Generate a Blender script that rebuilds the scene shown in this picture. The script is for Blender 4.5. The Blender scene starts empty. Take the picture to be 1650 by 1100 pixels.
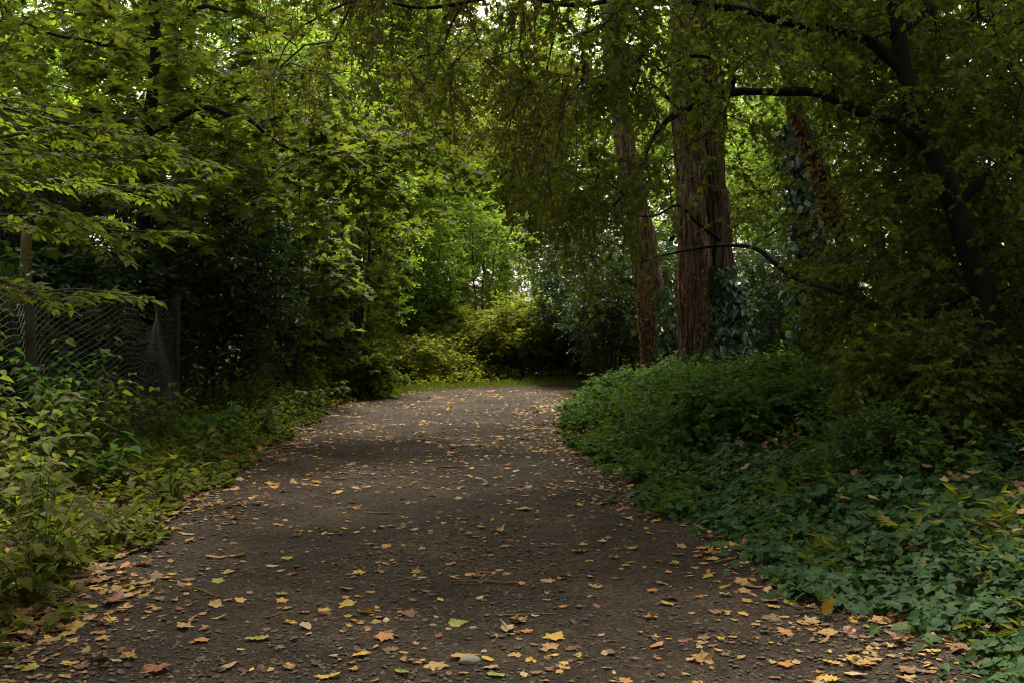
import bpy, math
import numpy as np
from mathutils import Vector

R = math.radians
SC = bpy.context.scene
COL = SC.collection
PITCH = math.atan(30 / 1604)
CAMH = 1.4

# ------------------------------------------------------------------ helpers
def W(px, py, d):
    """a place in the wood, d metres along the view"""
    r = (px - 825) / 1604 * d
    u = (550 - py) / 1604 * d
    return np.array([r, d * math.cos(PITCH) + u * math.sin(PITCH), CAMH - d * math.sin(PITCH) + u * math.cos(PITCH)])

def nrm(v):
    v = np.asarray(v, float)
    return v / np.maximum(np.linalg.norm(v, axis=-1, keepdims=True), 1e-9)

def wob(p, f, seed=0):
    """cheap smooth noise about -1..1 from summed sines"""
    p = np.asarray(p, float) * f
    s = seed * 1.7
    x, y = p[..., 0], p[..., 1]
    z = p[..., 2] if p.shape[-1] > 2 else 0 * x
    return (np.sin(1.3 * x + 2.1 * y + .7 * z + s) + np.sin(-1.9 * x + 1.1 * y + 1.6 * z + 2.3 * s)
            + np.sin(2.7 * x - .6 * y - 2.2 * z + 4.1 * s) * .7 + np.sin(.8 * x - 2.9 * y + 3.1 * z + 1.1 * s) * .6) / 2.6

class MB:
    """collects faces and links them as ONE mesh object"""
    def __init__(s):
        s.v = []; s.f = []; s.n = 0
    def add(s, v, f, mat=0, smooth=False):
        v = np.asarray(v, np.float32).reshape(-1, 3); f = np.asarray(f, np.int64)
        s.v.append(v); s.f.append((f + s.n, mat, smooth)); s.n += len(v)
        return s
    def mesh(s, name, mats):
        me = bpy.data.meshes.new(name)
        V = np.concatenate(s.v)
        me.vertices.add(len(V)); me.vertices.foreach_set('co', V.ravel())
        loops = np.concatenate([f.ravel() for f, _, _ in s.f])
        tot = np.concatenate([np.full(len(f), f.shape[1]) for f, _, _ in s.f])
        mi = np.concatenate([np.full(len(f), m) for f, m, _ in s.f])
        sm = np.concatenate([np.full(len(f), b) for f, _, b in s.f])
        st = np.concatenate([[0], np.cumsum(tot)[:-1]])
        me.loops.add(len(loops)); me.loops.foreach_set('vertex_index', loops.astype(np.int32))
        me.polygons.add(len(tot)); me.polygons.foreach_set('loop_start', st.astype(np.int32))
        me.polygons.foreach_set('material_index', mi.astype(np.int32))
        me.polygons.foreach_set('use_smooth', sm.astype(bool))
        for m in mats: me.materials.append(m)
        me.update(calc_edges=True)
        return me
    def build(s, name, mats, parent=None):
        if not isinstance(mats, (list, tuple)): mats = [mats]
        return link(bpy.data.objects.new(name, s.mesh(name, mats)), parent)

def link(o, parent=None):
    COL.objects.link(o)
    if parent is not None: o.parent = parent
    return o

def tag(o, label=None, cat=None, group=None, kind=None):
    if label: o['label'] = label
    if cat: o['category'] = cat
    if group: o['group'] = group
    if kind: o['kind'] = kind
    return o

def thing(name, label, cat, loc=(0, 0, 0), group=None, rz=0, sc=1):
    o = bpy.data.objects.new(name, None); link(o)
    o.location = [float(c) for c in loc]; o.rotation_euler = (0, 0, rz); o.scale = (sc, sc, sc)
    o.empty_display_size = .2
    return tag(o, label, cat, group)

# ------------------------------------------------------------------ materials
def nodes(m):
    m.use_nodes = True
    nt = m.node_tree
    for n in list(nt.nodes): nt.nodes.remove(n)
    out = nt.nodes.new('ShaderNodeOutputMaterial')
    def N(t, **k):
        n = nt.nodes.new(t)
        for a, b in k.items():
            if a.startswith('i_'): n.inputs[a[2:].replace('_', ' ')].default_value = b
            else: setattr(n, a, b)
        return n
    def L(a, b): nt.links.new(a, b)
    return nt, out, N, L

def ramp(N, stops):
    r = N('ShaderNodeValToRGB')
    e = r.color_ramp.elements
    while len(e) < len(stops): e.new(.5)
    for el, (p, c) in zip(e, stops):
        el.position = p; el.color = (*c, 1)
    return r

def leaf_mat(name, stops, transl=.4, rough=.5, spec=.35, tcol=1.6, clump=.35, yellow=(.9, 1.15, .5)):
    m = bpy.data.materials.new(name)
    nt, out, N, L = nodes(m)
    geo = N('ShaderNodeNewGeometry')
    tc = N('ShaderNodeTexCoord')
    no = N('ShaderNodeTexNoise'); no.inputs['Scale'].default_value = .9; no.inputs['Detail'].default_value = 2
    L(tc.outputs['Object'], no.inputs['Vector'])
    mx = N('ShaderNodeMix', data_type='FLOAT'); mx.inputs[0].default_value = clump
    L(geo.outputs['Random Per Island'], mx.inputs[2]); L(no.outputs['Fac'], mx.inputs[3])
    r = ramp(N, stops); L(mx.outputs[0], r.inputs['Fac'])
    # veins and blotches on each leaf
    n2 = N('ShaderNodeTexNoise'); n2.inputs['Scale'].default_value = 38; n2.inputs['Detail'].default_value = 3
    L(tc.outputs['Object'], n2.inputs['Vector'])
    mr = N('ShaderNodeMapRange'); mr.inputs['From Min'].default_value = .3; mr.inputs['From Max'].default_value = .7
    mr.inputs['To Min'].default_value = .75; mr.inputs['To Max'].default_value = 1.22
    L(n2.outputs['Fac'], mr.inputs['Value'])
    hsv = N('ShaderNodeHueSaturation'); L(r.outputs['Color'], hsv.inputs['Color']); L(mr.outputs['Result'], hsv.inputs['Value'])
    p = N('ShaderNodeBsdfPrincipled'); p.inputs['Roughness'].default_value = rough; p.inputs['Specular IOR Level'].default_value = spec
    L(hsv.outputs['Color'], p.inputs['Base Color'])
    if transl > 0:
        t = N('ShaderNodeBsdfTranslucent')
        mul = N('ShaderNodeMix', data_type='RGBA', blend_type='MULTIPLY'); mul.inputs[0].default_value = 1
        mul.inputs[7].default_value = (yellow[0] * tcol, yellow[1] * tcol, yellow[2] * tcol, 1)
        L(hsv.outputs['Color'], mul.inputs[6]); L(mul.outputs[2], t.inputs['Color'])
        ms = N('ShaderNodeMixShader'); ms.inputs[0].default_value = transl
        L(p.outputs[0], ms.inputs[1]); L(t.outputs[0], ms.inputs[2]); L(ms.outputs[0], out.inputs['Surface'])
    else:
        L(p.outputs[0], out.inputs['Surface'])
    return m

def bark_mat(name, stops, zs=.12, scale=14, bump=.6, rough=.9, moss=None, moss_amt=.5):
    m = bpy.data.materials.new(name)
    nt, out, N, L = nodes(m)
    tc = N('ShaderNodeTexCoord')
    mp = N('ShaderNodeMapping'); mp.inputs['Scale'].default_value = (1, 1, zs)
    L(tc.outputs['Object'], mp.inputs['Vector'])
    n1 = N('ShaderNodeTexNoise'); n1.inputs['Scale'].default_value = scale; n1.inputs['Detail'].default_value = 8; n1.inputs['Roughness'].default_value = .7
    n1.inputs['Distortion'].default_value = .3
    L(mp.outputs[0], n1.inputs['Vector'])
    r = ramp(N, stops); L(n1.outputs['Fac'], r.inputs['Fac'])
    n3 = N('ShaderNodeTexNoise'); n3.inputs['Scale'].default_value = 2.2; n3.inputs['Detail'].default_value = 5
    L(tc.outputs['Object'], n3.inputs['Vector'])
    col = r.outputs['Color']
    if moss:
        mr = N('ShaderNodeMapRange'); mr.inputs['From Min'].default_value = 1 - moss_amt - .12; mr.inputs['From Max'].default_value = 1 - moss_amt + .12
        L(n3.outputs['Fac'], mr.inputs['Value'])
        mm = N('ShaderNodeMix', data_type='RGBA'); mm.inputs[7].default_value = (*moss, 1)
        L(mr.outputs['Result'], mm.inputs[0]); L(col, mm.inputs[6]); col = mm.outputs[2]
    p = N('ShaderNodeBsdfPrincipled'); p.inputs['Roughness'].default_value = rough; p.inputs['Specular IOR Level'].default_value = .15
    L(col, p.inputs['Base Color'])
    b = N('ShaderNodeBump'); b.inputs['Strength'].default_value = bump; b.inputs['Distance'].default_value = .03
    L(n1.outputs['Fac'], b.inputs['Height']); L(b.outputs[0], p.inputs['Normal'])
    L(p.outputs[0], out.inputs['Surface'])
    return m

def soil_mat(name, stops, bump=.5, pebbles=True, litter=None, damp=None):
    m = bpy.data.materials.new(name)
    nt, out, N, L = nodes(m)
    tc = N('ShaderNodeTexCoord')
    n0 = N('ShaderNodeTexNoise'); n0.inputs['Scale'].default_value = 1.1; n0.inputs['Detail'].default_value = 6; n0.inputs['Roughness'].default_value = .62
    n1 = N('ShaderNodeTexNoise'); n1.inputs['Scale'].default_value = 24; n1.inputs['Detail'].default_value = 8; n1.inputs['Roughness'].default_value = .75
    for n in (n0, n1): L(tc.outputs['Object'], n.inputs['Vector'])
    mx = N('ShaderNodeMix', data_type='FLOAT'); mx.inputs[0].default_value = .5
    L(n0.outputs['Fac'], mx.inputs[2]); L(n1.outputs['Fac'], mx.inputs[3])
    r = ramp(N, stops); L(mx.outputs[0], r.inputs['Fac'])
    col = r.outputs['Color']
    h = n1.outputs['Fac']
    if pebbles:
        v = N('ShaderNodeTexVoronoi'); v.inputs['Scale'].default_value = 62; L(tc.outputs['Object'], v.inputs['Vector'])
        v2 = N('ShaderNodeTexVoronoi'); v2.inputs['Scale'].default_value = 130; L(tc.outputs['Object'], v2.inputs['Vector'])
        hs = N('ShaderNodeSeparateColor'); L(v.outputs['Color'], hs.inputs[0])
        mr = N('ShaderNodeMapRange'); mr.inputs['To Min'].default_value = .55; mr.inputs['To Max'].default_value = 1.5
        L(hs.outputs[0], mr.inputs['Value'])
        hv = N('ShaderNodeHueSaturation'); L(col, hv.inputs['Color']); L(mr.outputs['Result'], hv.inputs['Value'])
        col = hv.outputs['Color']
        ad = N('ShaderNodeMath', operation='ADD'); L(v.outputs['Distance'], ad.inputs[0]); L(v2.outputs['Distance'], ad.inputs[1])
        su = N('ShaderNodeMath', operation='MULTIPLY_ADD'); su.inputs[1].default_value = -.45; L(ad.outputs[0], su.inputs[0]); L(n1.outputs['Fac'], su.inputs[2])
        h = su.outputs[0]
    if litter:
        v = N('ShaderNodeTexVoronoi'); v.inputs['Scale'].default_value = 15; v.inputs['Randomness'].default_value = 1
        n4 = N('ShaderNodeTexNoise'); n4.inputs['Scale'].default_value = 12; L(tc.outputs['Object'], n4.inputs['Vector'])
        vm = N('ShaderNodeMix', data_type='RGBA'); vm.inputs[0].default_value = .12; L(tc.outputs['Object'], vm.inputs[6]); L(n4.outputs['Color'], vm.inputs[7])
        L(vm.outputs[2], v.inputs['Vector'])
        hs = N('ShaderNodeSeparateColor'); L(v.outputs['Color'], hs.inputs[0])
        lr = ramp(N, litter); L(hs.outputs[0], lr.inputs['Fac'])
        mm = N('ShaderNodeMix', data_type='RGBA'); mm.inputs[0].default_value = .7; L(col, mm.inputs[6]); L(lr.outputs['Color'], mm.inputs[7]); col = mm.outputs[2]
    p = N('ShaderNodeBsdfPrincipled'); p.inputs['Roughness'].default_value = .92; p.inputs['Specular IOR Level'].default_value = .25
    L(col, p.inputs['Base Color'])
    b = N('ShaderNodeBump'); b.inputs['Strength'].default_value = bump; b.inputs['Distance'].default_value = .02
    L(h, b.inputs['Height']); L(b.outputs[0], p.inputs['Normal'])
    L(p.outputs[0], out.inputs['Surface'])
    return m

def plain_mat(name, c, rough=.8, metal=0, spec=.3, var=.3, scale=20):
    m = bpy.data.materials.new(name)
    nt, out, N, L = nodes(m)
    tc = N('ShaderNodeTexCoord'); n = N('ShaderNodeTexNoise'); n.inputs['Scale'].default_value = scale; n.inputs['Detail'].default_value = 6
    L(tc.outputs['Object'], n.inputs['Vector'])
    r = ramp(N, [(.25, tuple(x * (1 - var) for x in c)), (.75, tuple(min(1, x * (1 + var)) for x in c))]); L(n.outputs['Fac'], r.inputs['Fac'])
    p = N('ShaderNodeBsdfPrincipled'); p.inputs['Roughness'].default_value = rough; p.inputs['Metallic'].default_value = metal; p.inputs['Specular IOR Level'].default_value = spec
    L(r.outputs['Color'], p.inputs['Base Color'])
    b = N('ShaderNodeBump'); b.inputs['Strength'].default_value = .4; b.inputs['Distance'].default_value = .01; L(n.outputs['Fac'], b.inputs['Height']); L(b.outputs[0], p.inputs['Normal'])
    L(p.outputs[0], out.inputs['Surface'])
    return m

M = {}
M['elder'] = leaf_mat('box_elder_leaf', [(0, (.045, .068, .010)), (.5, (.075, .10, .012)), (.9, (.12, .135, .015)), (1, (.26, .19, .02))], .5, .65, .07, tcol=1.9, yellow=(1, 1.04, .5))
M['maple'] = leaf_mat('maple_leaf', [(0, (.038, .056, .012)), (.5, (.062, .083, .015)), (.85, (.105, .115, .018)), (1, (.30, .17, .02))], .55, .62, .1, tcol=2.0, yellow=(1, 1.05, .5))
M['bright'] = leaf_mat('woodland_leaf', [(0, (.05, .075, .012)), (.5, (.085, .112, .016)), (.85, (.135, .145, .02)), (.97, (.2, .15, .025)), (1, (.3, .17, .03))], .6, .5, tcol=3.0)
M['yellowish'] = leaf_mat('yellowing_leaf', [(0, (.062, .082, .014)), (.5, (.11, .125, .02)), (.9, (.165, .15, .025)), (1, (.22, .15, .03))], .58, .6, .12, tcol=2.1, yellow=(.95, 1.05, .55))
M['field'] = leaf_mat('field_maple_leaf', [(0, (.040, .058, .011)), (.5, (.062, .082, .013)), (.85, (.092, .098, .016)), (.96, (.125, .09, .02)), (1, (.16, .09, .025))], .52, .6, .12, tcol=2.3, yellow=(1, 1.06, .5))
M['rusty'] = leaf_mat('rusty_small_leaf', [(0, (.055, .066, .012)), (.45, (.085, .084, .015)), (.8, (.12, .085, .02)), (1, (.16, .075, .022))], .48, .6, .12, tcol=1.9, yellow=(1.05, 1, .5))
M['laurel'] = leaf_mat('laurel_leaf', [(0, (.022, .042, .014)), (.6, (.036, .062, .018)), (1, (.06, .085, .02))], .28, .4, .35)
M['dark'] = leaf_mat('dark_shrub_leaf', [(0, (.018, .04, .012)), (.6, (.03, .055, .014)), (.95, (.05, .07, .016)), (1, (.12, .07, .03))], .3, .45)
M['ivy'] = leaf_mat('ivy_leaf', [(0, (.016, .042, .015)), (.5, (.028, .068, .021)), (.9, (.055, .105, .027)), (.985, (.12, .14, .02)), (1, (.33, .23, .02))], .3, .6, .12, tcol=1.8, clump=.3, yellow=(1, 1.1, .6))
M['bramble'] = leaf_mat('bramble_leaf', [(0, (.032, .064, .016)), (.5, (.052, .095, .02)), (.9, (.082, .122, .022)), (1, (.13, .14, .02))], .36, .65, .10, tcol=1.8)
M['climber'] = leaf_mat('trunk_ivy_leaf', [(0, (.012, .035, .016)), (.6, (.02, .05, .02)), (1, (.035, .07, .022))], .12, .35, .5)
M['weed'] = leaf_mat('weed_leaf', [(0, (.045, .062, .012)), (.5, (.08, .092, .014)), (.8, (.135, .13, .018)), (1, (.26, .20, .02))], .42, .62, .1, tcol=2)
M['nettle'] = leaf_mat('hedge_plant_leaf', [(0, (.03, .07, .02)), (.5, (.05, .10, .022)), (.85, (.095, .14, .022)), (1, (.26, .22, .02))], .42, .62, .1, tcol=2)
M['dead'] = leaf_mat('dead_climber_leaf', [(0, (.06, .032, .014)), (.5, (.15, .072, .028)), (1, (.27, .135, .05))], .2, .7, .2, yellow=(1.1, .9, .6))
M['grass'] = leaf_mat('grass_blade', [(0, (.06, .08, .012)), (.6, (.10, .115, .016)), (1, (.17, .14, .03))], .35, .5)
M['litter'] = leaf_mat('leaf_litter', [(0, (.05, .028, .016)), (.35, (.12, .065, .03)), (.6, (.22, .14, .065)), (.85, (.34, .23, .10)), (1, (.40, .26, .03))], .1, .8, .15, yellow=(1, 1, .8))
M['cedar'] = bark_mat('cedar_bark', [(.36, (.014, .008, .006)), (.47, (.075, .046, .031)), (.56, (.15, .10, .07)), (.68, (.29, .21, .16))], .11, 24, 1.0)  # darkest tones paint the shade of the furrows into the bark colour
M['cedar_shade_moss'] = bark_mat('shaded_mossy_cedar_bark', [(.36, (.010, .007, .005)), (.5, (.05, .035, .024)), (.68, (.14, .10, .072))], .11, 24, 1.0, moss=(.05, .06, .012), moss_amt=.45)  # darker bark copy paints shade onto the right stem; the moss is real
M['bark'] = bark_mat('dark_bark', [(.3, (.02, .016, .012)), (.55, (.045, .037, .028)), (.75, (.085, .07, .05))], .3, 16, .7, moss=(.035, .04, .015), moss_amt=.38)
M['black'] = bark_mat('blackish_bark', [(.3, (.007, .006, .005)), (.55, (.017, .014, .011)), (.75, (.034, .028, .022))], .3, 16, .7)
M['pale'] = bark_mat('pale_bark', [(.3, (.10, .085, .07)), (.55, (.20, .175, .15)), (.75, (.30, .26, .22))], .25, 14, .6)
M['snag'] = bark_mat('mossy_post_wood', [(.3, (.05, .04, .015)), (.55, (.11, .085, .03)), (.75, (.17, .13, .05))], .1, 20, .8)
M['twig'] = plain_mat('twig_wood', (.035, .026, .018), .9, var=.5, scale=9)
M['stem'] = plain_mat('green_stem', (.06, .07, .02), .7, var=.4, scale=9)
M['cane'] = plain_mat('brown_cane', (.10, .06, .03), .8, var=.4, scale=9)
M['wire'] = plain_mat('galvanised_wire', (.13, .12, .11), .6, .45, .4, var=.5, scale=6)
M['post'] = plain_mat('weathered_post', (.035, .03, .026), .85, var=.5, scale=14)
M['path'] = soil_mat('gravel_path_surface', [(.34, (.010, .0064, .0038)), (.47, (.032, .0208, .0122)), (.57, (.066, .0455, .029)), (.70, (.165, .122, .083))], 1.3)
M['soil'] = soil_mat('woodland_floor', [(.3, (.022, .016, .011)), (.55, (.045, .032, .02)), (.8, (.08, .055, .03))], .7, False,
                     [(0, (.03, .02, .012)), (.4, (.07, .042, .02)), (.75, (.12, .075, .035)), (1, (.17, .11, .05))])
M['gravel'] = leaf_mat('gravel_stone', [(0, (.026, .017, .010)), (.5, (.064, .044, .029)), (.9, (.115, .087, .063)), (1, (.19, .155, .12))], 0, .8, .3)
M['stone'] = plain_mat('pale_stone', (.19, .165, .135), .8, var=.2, scale=30)
M['darkstone'] = plain_mat('dark_stone', (.035, .032, .03), .75, var=.3, scale=30)

DRY = {  # fallen leaf colours: word -> material
    'tan': (.28, .165, .054), 'brown': (.135, .068, .030), 'yellow': (.37, .225, .026), 'orange': (.31, .125, .026),
    'pale buff': (.33, .24, .13), 'yellow green': (.20, .19, .03), 'rusty red': (.17, .058, .028)}
for k, c in DRY.items():
    M['dry ' + k] = leaf_mat('fallen_leaf_' + k.replace(' ', '_'), [(0, tuple(x * .72 for x in c)), (.5, c), (1, tuple(min(1, x * 1.2) for x in c))], .12, .6, .3, yellow=(1, 1, .8))
M['dry green'] = leaf_mat('fallen_leaf_green', [(0, (.12, .16, .02)), (1, (.20, .24, .03))], .15, .5, .3)

# ------------------------------------------------------------------ leaf shapes: (verts, faces); x along the midrib, unit length
def fan(half, cx=.35, fold=.10, droop=.12, curl=0.0):
    up = [(x, y) for x, y in half]
    pts = up + [(x, -y) for x, y in reversed(up) if abs(y) > 1e-6]
    v = [(cx, 0, -droop * cx * cx)] + [(x, y, fold * abs(y) - droop * x * x + curl * (x * x * .6 + y * y * 1.4)) for x, y in pts]
    n = len(pts)
    return np.array(v, float), np.array([(0, 1 + (i + 1) % n, 1 + i) for i in range(n)])
RHOMB = (np.array([(0, 0, 0), (.45, -.27, .06), (1, 0, -.08), (.45, .27, .06)]), np.array([(0, 1, 2), (0, 2, 3)]))
OVAL = (np.array([(0, 0, 0), (.28, -.25, .07), (.66, -.22, .03), (1, 0, -.1), (.66, .22, .03), (.28, .25, .07)]), np.array([(0, 1, 2, 3), (0, 3, 4, 5)]))
NARROW = (np.array([(0, 0, 0), (.3, -.15, .05), (.66, -.13, .02), (1, 0, -.12), (.66, .13, .02), (.3, .15, .05)]), np.array([(0, 1, 2, 3), (0, 3, 4, 5)]))
POINTED = fan([(0, 0), (.12, .17), (.32, .25), (.50, .20), (.56, .23), (.72, .13), (1, 0)], .4, .12, .22)
MAPLE = fan([(0, 0), (-.10, .20), (-.02, .42), (.16, .27), (.30, .38), (.52, .58), (.52, .36), (.50, .20), (.70, .22), (.74, .12), (1, 0)], .26, .10, .2)
SMALLMAPLE = fan([(0, 0), (.02, .34), (.24, .22), (.5, .46), (.60, .17), (1, 0)], .3, .12, .15)
IVY = fan([(0, 0), (-.14, .20), (.02, .46), (.26, .36), (.46, .42), (.64, .22), (1, 0)], .3, .13, .14)
NETTLE = fan([(0, 0), (.02, .24), (.2, .33), (.28, .29), (.45, .29), (.52, .23), (.72, .17), (1, 0)], .35, .14, .2)
BLADE = (np.array([(0, -.03, 0), (0, .03, 0), (.5, .025, .06), (.5, -.025, .06), (.85, .012, .02), (.85, -.012, .02)]), np.array([(0, 1, 2, 3), (3, 2, 4, 5)]))
ROUND = fan([(0, 0), (.06, .26), (.3, .40), (.6, .36), (.85, .2), (1, 0)], .4, .14, .1)

def place(mb, P, D, Nn, S, tmpl, mat=0):
    P = np.asarray(P, float)
    if len(P) == 0: return mb
    D = nrm(D); Y = nrm(np.cross(Nn, D)); Z = np.cross(D, Y)
    t, f = tmpl
    S = np.broadcast_to(np.asarray(S, float), (len(P),))
    v = P[:, None, :] + S[:, None, None] * (t[None, :, 0:1] * D[:, None, :] + t[None, :, 1:2] * Y[:, None, :] + t[None, :, 2:3] * Z[:, None, :])
    fi = (f[None, :, :] + (np.arange(len(P)) * len(t))[:, None, None]).reshape(-1, f.shape[1])
    return mb.add(v, fi, mat, False)

def prisms(mb, A, B, ra, rb, k=3, mat=0):
    A = np.asarray(A, float); B = np.asarray(B, float)
    if len(A) == 0: return mb
    ra = np.broadcast_to(ra, (len(A),)); rb = np.broadcast_to(rb, (len(A),))
    d = nrm(B - A); ref = np.where(np.abs(d[:, 2:3]) > .9, [[1., 0, 0]], [[0., 0, 1.]])
    x = nrm(np.cross(ref, d)); y = np.cross(d, x)
    a = np.arange(k) / k * 2 * np.pi
    ring = np.cos(a)[None, :, None] * x[:, None] + np.sin(a)[None, :, None] * y[:, None]
    v = np.concatenate([A[:, None] + ring * ra[:, None, None], B[:, None] + ring * rb[:, None, None]], 1)
    i = np.arange(k); j = (i + 1) % k
    f = np.stack([i, j, j + k, i + k], 1)
    fi = (f[None] + (np.arange(len(A)) * 2 * k)[:, None, None]).reshape(-1, 4)
    return mb.add(v, fi, mat, True)

def spline(pts, rad, step):
    pts = np.asarray(pts, float); rad = np.asarray(rad, float)
    P = np.vstack([2 * pts[0] - pts[1], pts, 2 * pts[-1] - pts[-2]])
    out, ro = [], []
    for i in range(len(pts) - 1):
        p0, p1, p2, p3 = P[i:i + 4]
        n = max(2, int(np.linalg.norm(p2 - p1) / step))
        t = (np.arange(n) / n)[:, None]
        out.append(.5 * (2 * p1 + (p2 - p0) * t + (2 * p0 - 5 * p1 + 4 * p2 - p3) * t * t + (3 * p1 - p0 - 3 * p2 + p3) * t ** 3))
        ro.append(rad[i] + (rad[i + 1] - rad[i]) * t[:, 0])
    out.append(pts[-1:]); ro.append(rad[-1:])
    return np.vstack(out), np.concatenate(ro)

def tube(mb, pts, rad, sides=8, step=.12, mat=0, ridge=0.0, nr=9, seed=0, flare=0.0, knob=0.0, wander=0.0):
    c, r = spline(pts, rad, step)
    if wander:
        c = c + np.stack([wob(c, 2.1, seed), wob(c, 2.1, seed + 3), wob(c, 2.1, seed + 7)], -1) * wander * np.minimum(1, np.arange(len(c)) / 4)[:, None]
    t = nrm(np.gradient(c, axis=0))
    ref = np.array([1., 0, 0]) if abs(t[0, 2]) > .7 else np.array([0., 0, 1.])
    x = nrm(np.cross(np.broadcast_to(np.cross(t[0], ref), t.shape), t)); y = np.cross(t, x)
    a = np.arange(sides) / sides * 2 * np.pi
    s = np.concatenate([[0], np.cumsum(np.linalg.norm(np.diff(c, axis=0), axis=1))])
    A, Sg = np.meshgrid(a, s)
    rr = np.broadcast_to(r[:, None], A.shape).copy()
    if ridge:
        w = (A + .22 * np.sin(.9 * Sg + seed) + .09 * np.sin(3.1 * Sg + 2 * A + seed) + .04 * np.sin(9 * Sg + 5 * A))
        q = 1 - np.abs(np.sin(w * nr / 2 + .5 * np.sin(2.2 * Sg + seed)))
        q2 = 1 - np.abs(np.sin(w * nr * .86 + 1.7 * np.sin(.9 * Sg + 2 * seed) + 1))
        brk = .75 + .5 * wob(np.stack([A * 3, Sg * 1.7, 0 * A], -1), 1.0, seed)
        rr *= 1 + ridge * brk * (.7 * q + .5 * q2 - .45) + ridge * .6 * np.sin(2 * A + .6 * Sg + seed)
    if knob: rr *= 1 + knob * (np.sin(3 * A + 4 * Sg + seed) * np.sin(5.3 * Sg + seed * 2) + .6 * np.sin(11 * Sg + 2 * A))
    if flare: rr *= 1 + flare * np.exp(-Sg / .45) * (1 + .45 * np.sin(5 * A + seed))
    v = c[:, None] + rr[..., None] * (np.cos(A)[..., None] * x[:, None] + np.sin(A)[..., None] * y[:, None])
    n = len(c); i = np.arange(n - 1)[:, None] * sides; k = np.arange(sides)[None]
    f = np.stack([i + k, i + (k + 1) % sides, i + sides + (k + 1) % sides, i + sides + k], -1).reshape(-1, 4)
    mb.add(v.reshape(-1, 3), f, mat, True)
    v2 = np.vstack([v[-1], c[-1:]]); k = np.arange(sides)
    mb.add(v2, np.stack([k, (k + 1) % sides, np.full(sides, sides)], 1), mat, False)
    return c

# ------------------------------------------------------------------ growing: twigs, crowns
def twig_leaves(rng, mb, S, D, Ln, n, tmpl, size, up=.6, droop=.2, spread=.9, lm=0, wm=1, wood=.0025, jit=.35, flat=0.0, start=.1):
    """twigs from S along D, n leaves set alternately along each; the twig wood too"""
    S = np.asarray(S, float); m = len(S)
    if m == 0: return mb
    D = nrm(D); Ln = np.broadcast_to(np.asarray(Ln, float), (m,))
    down = np.array([0, 0, -1.])
    mid = S + D * (Ln * .55)[:, None] + down * (droop * Ln * .3)[:, None]
    end = S + D * Ln[:, None] + down * (droop * Ln)[:, None]
    if wood:
        prisms(mb, S, mid, wood, wood * .75, 3, wm); prisms(mb, mid, end, wood * .75, wood * .35, 3, wm)
    t = (start + (1 - start) * (np.arange(n) + rng.random((m, n)) * .8) / n)
    pos = S[:, None] + D[:, None] * (Ln[:, None] * t)[..., None] + down * (droop * Ln[:, None] * t * t)[..., None]
    side = nrm(np.cross(D, [0, 0, 1.]) + 1e-6)
    sg = np.where((np.arange(n) % 2) == 0, 1., -1.)[None, :, None]
    dirs = D[:, None] * .55 + side[:, None] * sg * spread + rng.normal(0, jit, (m, n, 3)) + down * (.1 + droop * .6)
    if flat: dirs[..., 2] *= (1 - flat)
    nn = np.array([0, 0, 1.]) * up + rng.normal(0, 1, (m, n, 3)) * (1 - up * .75) * .75
    sz = size * (.65 + .7 * rng.random((m, n)))
    place(mb, pos.reshape(-1, 3), dirs.reshape(-1, 3), nn.reshape(-1, 3), sz.ravel(), tmpl, lm)
    return mb

def grow(rng, base, pts, bias=.3, rtip=.005, rmax=.08, power=.42):
    base = np.asarray(base, float); pts = np.asarray(pts, float)
    d0 = np.array([np.min(np.linalg.norm(base - p, axis=1)) for p in pts])
    pts = pts[np.argsort(d0)]
    cap = len(base) + 8 * len(pts) + 10
    X = np.zeros((cap, 3)); par = np.full(cap, -1); pl = np.zeros(cap)
    n = len(base); X[:n] = base
    tips = []
    for p in pts:
        dd = np.linalg.norm(X[:n] - p, axis=1)
        j = int(np.argmin(dd + bias * pl[:n])); L0 = dd[j]
        k = min(6, int(L0 / .4)); q = j; a = X[j].copy()
        for i in range(1, k + 1):
            f = i / (k + 1)
            X[n] = a + (p - a) * f + rng.normal(0, .07 * L0 / (k + 1), 3) + [0, 0, .08 * L0 * math.sin(math.pi * f)]
            par[n] = q; pl[n] = pl[j] + L0 * f; q = n; n += 1
        X[n] = p; par[n] = q; pl[n] = pl[j] + L0; tips.append(n); n += 1
    cnt = np.zeros(n); cnt[tips] = 1
    for i in range(n - 1, len(base) - 1, -1):
        if par[i] >= 0: cnt[par[i]] += cnt[i]
    rad = np.minimum(rmax, rtip * np.maximum(cnt, 1) ** power)
    e = np.arange(len(base), n)
    return X[:n], par[:n], rad, e, np.array(tips)

def crown(rng, mb, base, pts, tmpl, size, per=4, n=8, L=.35, droop=.3, up=.6, spread=.9, bias=.3, rtip=.004, rmax=.06, out=.6, lm=0, wm=1, jit=.35, flat=0., wood=.0022):
    X, par, rad, e, tips = grow(rng, base, pts, bias, rtip, rmax)
    A, B = X[par[e]], X[e]
    ra = np.minimum(rad[par[e]], rad[e] * 1.3); rb = rad[e]
    big = rb > .012
    prisms(mb, A[big], B[big], ra[big], rb[big], 6, wm); prisms(mb, A[~big], B[~big], ra[~big], rb[~big], 3, wm)
    T = np.repeat(X[tips], per, 0); dd = np.repeat(nrm(X[tips] - X[par[tips]]), per, 0)
    D = dd * out + rng.normal(0, .62, T.shape) * [1, 1, .55]
    twig_leaves(rng, mb, T, D, L * (.6 + .8 * rng.random(len(T))), n, tmpl, size, up, droop, spread, lm, wm, wood, jit, flat)
    return X

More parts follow.
